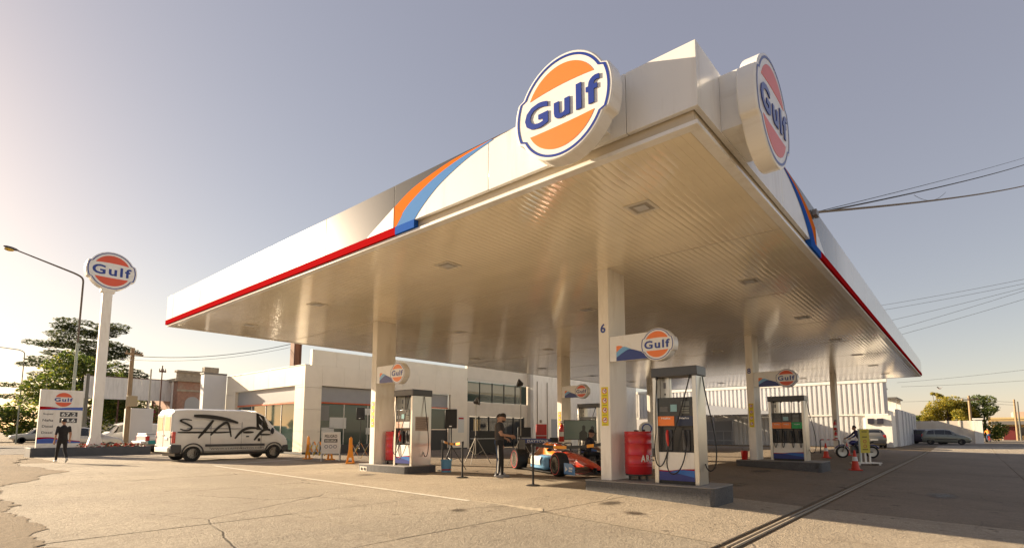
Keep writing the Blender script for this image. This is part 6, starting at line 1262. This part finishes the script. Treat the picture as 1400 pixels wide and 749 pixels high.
ds = thing('warning_sign', 'orange diamond warning sign in front of the blue board', 'road sign', (2.55, 55, 0), R(-12)); mb = MB(); mb.prism([(.62, 2.0), (0, 2.62), (-.62, 2.0), (0, 1.38)], -.02, .0, 'y'); mb.build('plate', mat('diamond_orange', (.70, .33, .02), .45), ds); mb = MB(); mb.prism([(-.18, 1.85), (-.1, 1.85), (-.1, 2.2), (-.18, 2.2)], -.026, -.021, 'y'); mb.prism([(.06, 1.8), (.14, 1.8), (.14, 2.15), (.06, 2.15)], -.026, -.021, 'y'); mb.build('symbol', BLACK, ds); pb('post', GREYPAINT, -.04, .04, .003, .08, 0, 2.3, par=ds)
# far low houses so that the skyline is not bare
for k, (x, y, w_, h, lab) in enumerate(((-8, 130, 14, 3.4, 'low pale house far off on the left skyline'), (20, 120, 16, 4.2, 'low cream building far behind the cedar'))):
    o = thing('distant_house', lab, 'house', (x, y, 0)); pb('wall', mat('cream_wall'), 0, w_, 0, 8, 0, h, par=o); pb('roof', mat('tile_roof', (.28, .12, .07), .8), -.3, w_ + .3, -.3, 8.3, h + .003, h + .35, par=o)
    for q in range(4): pb('window', DKGLASS, 1.5 + q * w_ / 4.5, 2.7 + q * w_ / 4.5, -.03, -.004, 1.1, 2.3, par=o)
# ------------------------------------------------------------------ poles and lamps
LP = mat('lamp_post_green_grey', (.30, .34, .30), .5, metal=.3)
def lamp(label, x, y, h, arm, rise, r=.09):
    t = thing('street_lamp', label, 'street lamp', (x, y, 0), 0, 'tall curved street lamps'); mb = MB(); mb.cyl((0, 0, 0), (0, 0, h * .62), r, r * .85, n=12); mb.build('lower_post', LP, t)
    mb = MB(); pts = [(0, 0, h * .62), (0, 0, h - .35)] + bez((0, 0, h - .35), (0, 0, h), (-.05, 0, h + .05), (-.5, -.1, h + .18), 6)[1:] + [(-arm, -.3, h + rise)]; mb.tube(pts, [r * .6] * (len(pts) - 1) + [r * .4], 10); mb.build('arm', mat('lamp_arm_brown', (.12, .10, .08), .5, metal=.4), t, smooth=60)
    mb = MB(); mb.ell((-arm - .25, -.3, h + rise + .06), (.34, .13, .09), 12, 8, Matrix.Rotation(R(10), 3, 'Y')); mb.build('lamp_head', mat('lamp_head_grey', (.10, .10, .11), .4), t); mb = MB(); mb.ell((-arm - .32, -.3, h + rise - .03), (.22, .11, .10), 12, 8); mb.build('lamp_bowl', mat('amber_bowl', (.60, .40, .05), .2), t); return t
lamp('tall curved street lamp with amber bowl behind the price board', 6.85, 40.5, 10.6, 3.1, .85); lamp('lower street lamp arm at the far left edge behind the tall one', 8.4, 75, 9.6, 4.0, .4, .07)
def upole(label, x, y, h, r=.14, arm=1.6, box=False, rz=0., m=None, n=2):
    t = thing('utility_pole', label, 'utility pole', (x, y, 0), rz, 'wooden utility poles'); m = m or WOOD; mb = MB(); mb.cyl((0, 0, -.1), (0, 0, h), r, r * .75, n=10); mb.build('pole', m, t, smooth=60)
    if arm:
        mb = MB(); mb.box(-arm / 2, arm / 2, -r - .08, -r * .7, h - .55, h - .42); mb.build('cross_arm', m, t)
        for k in range(4): mb = MB(); mb.cyl((-arm * .42 + arm * .28 * k, -r - .02, h - .42), (-arm * .42 + arm * .28 * k, -r - .02, h - .26), .035, n=8); mb.build('insulator', mat('insulator_brown', (.2, .12, .07), .3), t)
    if box: mb = MB(); mb.box(-.3, .3, -.5, -.12, 3.1, 3.9); mb.build('junction_box', mat('box_tan', (.38, .30, .18), .6), t, bevel=.02)
    return t
upole('thick wooden utility pole with box standing right of the pole sign', 11.25, 47.2, 7.5, .17, 1.3, True, R(20)); upole('thin bent concrete pole right of the wooden utility pole', 13.0, 49, 6.2, .07, 0, m=mat('pole_concrete', (.4, .38, .33), .8)); upole('thin rusty pole with bracket right of the wooden utility pole', 13.9, 49.5, 6.6, .06, .5, m=mat('rust_dark')); upole('square concrete post between the price board and pole sign', 8.6, 46.5, 5.3, .13, 0, m=mat('pole_dark_grey', (.14, .14, .12), .8))
upole('utility pole with cross-arm at the corner of the cream wall', 80.7, -.15, 5.4, .16, 2.0, rz=R(-50)); upole('utility pole at the far right frame edge', 105, -5.1, 5.9, .16, 0); upole('second utility pole at the far right frame edge', 108, -5.6, 5.7, .12, 0, m=mat('pole_dark_grey'))
# ------------------------------------------------------------------ cables
CAB = mat('cable_black', (.02, .02, .02), .6); CABT = mat('cable_tan', (.22, .17, .11), .7)
def cable(label, a, c_, sag, r, m=CAB, n=14, nm='overhead_cable', grp=None):
    o = MB(); A, C_ = Vector(a), Vector(c_); o.tube([A.lerp(C_, k / n) - Vector((0, 0, sag * 4 * (k / n) * (1 - k / n))) for k in range(n + 1)], r, 5); return tag(o.build(nm, m, None, smooth=60), label, 'cable', grp)
cable('upper black overhead cable anchored on the right canopy fascia', (12.1, 2.15, 5.75), (36, -3.2, 14.6), .10, .018); cable('thin top overhead cable anchored on the right canopy fascia', (12.1, 2.15, 5.77), (36, -3.2, 14.95), .05, .008); cable('thick tan overhead cable anchored on the right canopy fascia', (12.0, 2.15, 5.74), (36, -3.1, 13.5), .12, .026, CABT); cable('short slack loop of wire under the tan overhead cable', (18.5, .74, 7.98), (21.5, .05, 8.92), .22, .006)
t = thing('cable_anchor', 'steel cable anchor bracket on the right canopy fascia', 'bracket', (12.05, 2.14, 5.72)); mb = MB(); mb.box(-.12, .12, -.08, -.002, -.06, .06); mb.build('bracket_plate', GREYPAINT, t)
for k, (a, c_) in enumerate((((60, 7.5, 13.05), (60, -6, 13.95)), ((60, 7.5, 12.55), (60, -6, 13.6)), ((60, 7.5, 11.25), (60, -6, 13.4)), ((60, 7.5, 10.1), (60, -6, 13.3)), ((60, 7.5, 9.5), (60, -6, 12.6)))):
    cable('thin overhead wire right of the canopy, %s from the top' % ('first', 'second', 'third', 'fourth', 'lowest and fifth')[k], a, c_, .12, .014, nm='overhead_wire', grp='thin wires right of the canopy')
for k, (a, c_) in enumerate((((100, 7.5, 8.1), (100, -8, 8.25)), ((100, 7.5, 5.8), (80.7, -.15, 5.2)), ((80.7, -.15, 5.2), (105, -5.1, 5.5)), ((80.7, -.15, 4.9), (105, -5.1, 5.1)), ((100, 8, 8.75), (100, -8, 9.8)))):
    cable('distant wire over the parked cars, %s' % ('level one under the top pair', 'left span to the corner pole', 'upper span right of the corner pole', 'lower span right of the corner pole', 'highest of all')[k], a, c_, .12, .018, nm='distant_wire', grp='distant wires over the parked cars')
cable('upper cable from the wooden pole to the shop roof', (11.25, 47.2, 6.9), (19.5, 37.0, 8.0), .55, .022); cable('lower cable from the wooden pole to the shop roof', (11.25, 47.2, 6.6), (19.5, 37.0, 7.75), .5, .012)
cable('upper white guy wire between the pole sign and the wooden pole', (7.3, 36, 4.9), (11.2, 47.1, 6.9), .05, .02, mat('white_wire', (.7, .7, .68), .5)); cable('lower white guy wire between the pole sign and the wooden pole', (7.3, 36, 4.6), (11.2, 47.1, 6.6), .05, .02, mat('white_wire'))
# ------------------------------------------------------------------ far right house and riders
ho = thing('corner_house', 'low ochre house with dark awning and red door across the road', 'house', (113, -6.9, 0)); OCH = mat('ochre_wall', (.52, .36, .16), .8, var=.1)
pb('wall', OCH, 0, .3, 0, 4.6, 0, 3.2, par=ho); pb('roof_band', mat('pale_ochre', (.55, .42, .2), .8), -.1, 6, -.1, 4.7, 3.203, 3.5, par=ho); pb('awning', mat('dark_cap'), -1.2, -.004, .1, 4.3, 2.35, 2.9, par=ho); pb('door', mat('dark_red_door', (.14, .02, .02), .5), -.04, -.004, 1.6, 3.0, 0, 2.1, par=ho)
for y in (.4, 3.4): pb('window', DKGLASS, -.04, -.004, y, y + .8, .7, 1.9, par=ho)
for y in (.05, 1.35, 3.1, 4.3): pb('porch_post', WHITEM, -1.15, -.95, y, y + .15, 0, 2.35, par=ho)
pb('upper_block', mat('pink_wall', (.50, .36, .28), .8), 3, 9, -4, 1.5, 0, 4.4, par=ho)
def bicycle(t, x0):
    for x in (-.5, .5):
        M4 = T(x, 0, .33) @ Matrix.Rotation(R(90), 4, 'X'); mb = MB(); mb.lathe([(.30, -.02), (.33, 0), (.30, .02)], 20, M4, close=True); mb.build('wheel', TYRE, t)
    for a, c_ in (((-.5, 0, .33), (-.1, 0, .33)), ((-.1, 0, .33), (-.22, 0, .85)), ((-.2, 0, .75), (.35, 0, .82)), ((-.1, 0, .33), (.35, 0, .8)), ((.5, 0, .33), (.33, 0, .98)), ((-.5, 0, .33), (-.2, 0, .75))): mb = MB(); mb.cyl(a, c_, .018, n=6); mb.build('frame_tube', RED, t)
    mb = MB(); mb.cyl((.33, -.25, 1.0), (.33, .25, 1.0), .015, n=6); mb.build('handlebar', BLACK, t); mb = MB(); mb.ell((-.22, 0, .88), (.12, .07, .035), 8, 6); mb.build('saddle', BLACK, t)
bik = dict(hipL=(-.09, -.20, .90), hipR=(.09, -.20, .90), knL=(-.11, .18, .68), knR=(.11, .10, .58), anL=(-.11, .02, .34), anR=(.11, -.08, .22), toeL=(-.11, .18, .29), toeR=(.11, .08, .17), shL=(-.18, .06, 1.36), shR=(.18, .06, 1.36), elL=(-.24, .24, 1.16), elR=(.24, .24, 1.16), wrL=(-.22, .42, 1.05), wrR=(.22, .42, 1.05), head=(0, .12, 1.51))
for k, (x, y, hd, shirt, lab, pm_) in enumerate(((82, -1.55, 12, mat('orange_shirt', (.70, .22, .02), .7), 'orange top', DEN), (83.5, -.95, 10, mat('dark_red_shirt', (.20, .03, .03), .7), 'dark red top', BLK))):
    b_ = thing('bicycle', 'bicycle ridden by the person in %s on the side road' % lab, 'bicycle', (x, y, .006), R(hd), 'bicycles on the side road'); bicycle(b_, 0)
    person('person in %s riding a bicycle on the side road' % lab, (x, y, .006), R(hd - 90), bik, [SKIN, shirt, pm_, BLACK], vox=.03, fingers=False)
bd = MB(); bd.ell((0, 0, 0), (.22, .07, .07), 8, 6); bo_ = thing('bird', 'small bird in flight above the ochre trees', 'bird', (80, 2.4, 6.3), R(60)); bd.build('body', mat('bird_grey', (.25, .24, .24), .7), bo_)
for s_ in (-1, 1): mb = MB(); mb.add([(.1, s_ * .05, .02), (-.1, s_ * .05, .02), (-.12, s_ * .4, .2), (.02, s_ * .42, .2), (.1, s_ * .05, .0), (-.1, s_ * .05, .0), (-.12, s_ * .4, .19), (.02, s_ * .42, .19)], [(0, 1, 2, 3), (4, 7, 6, 5), (0, 3, 7, 4), (1, 5, 6, 2)]); mb.build('wing', mat('bird_grey'), bo_)
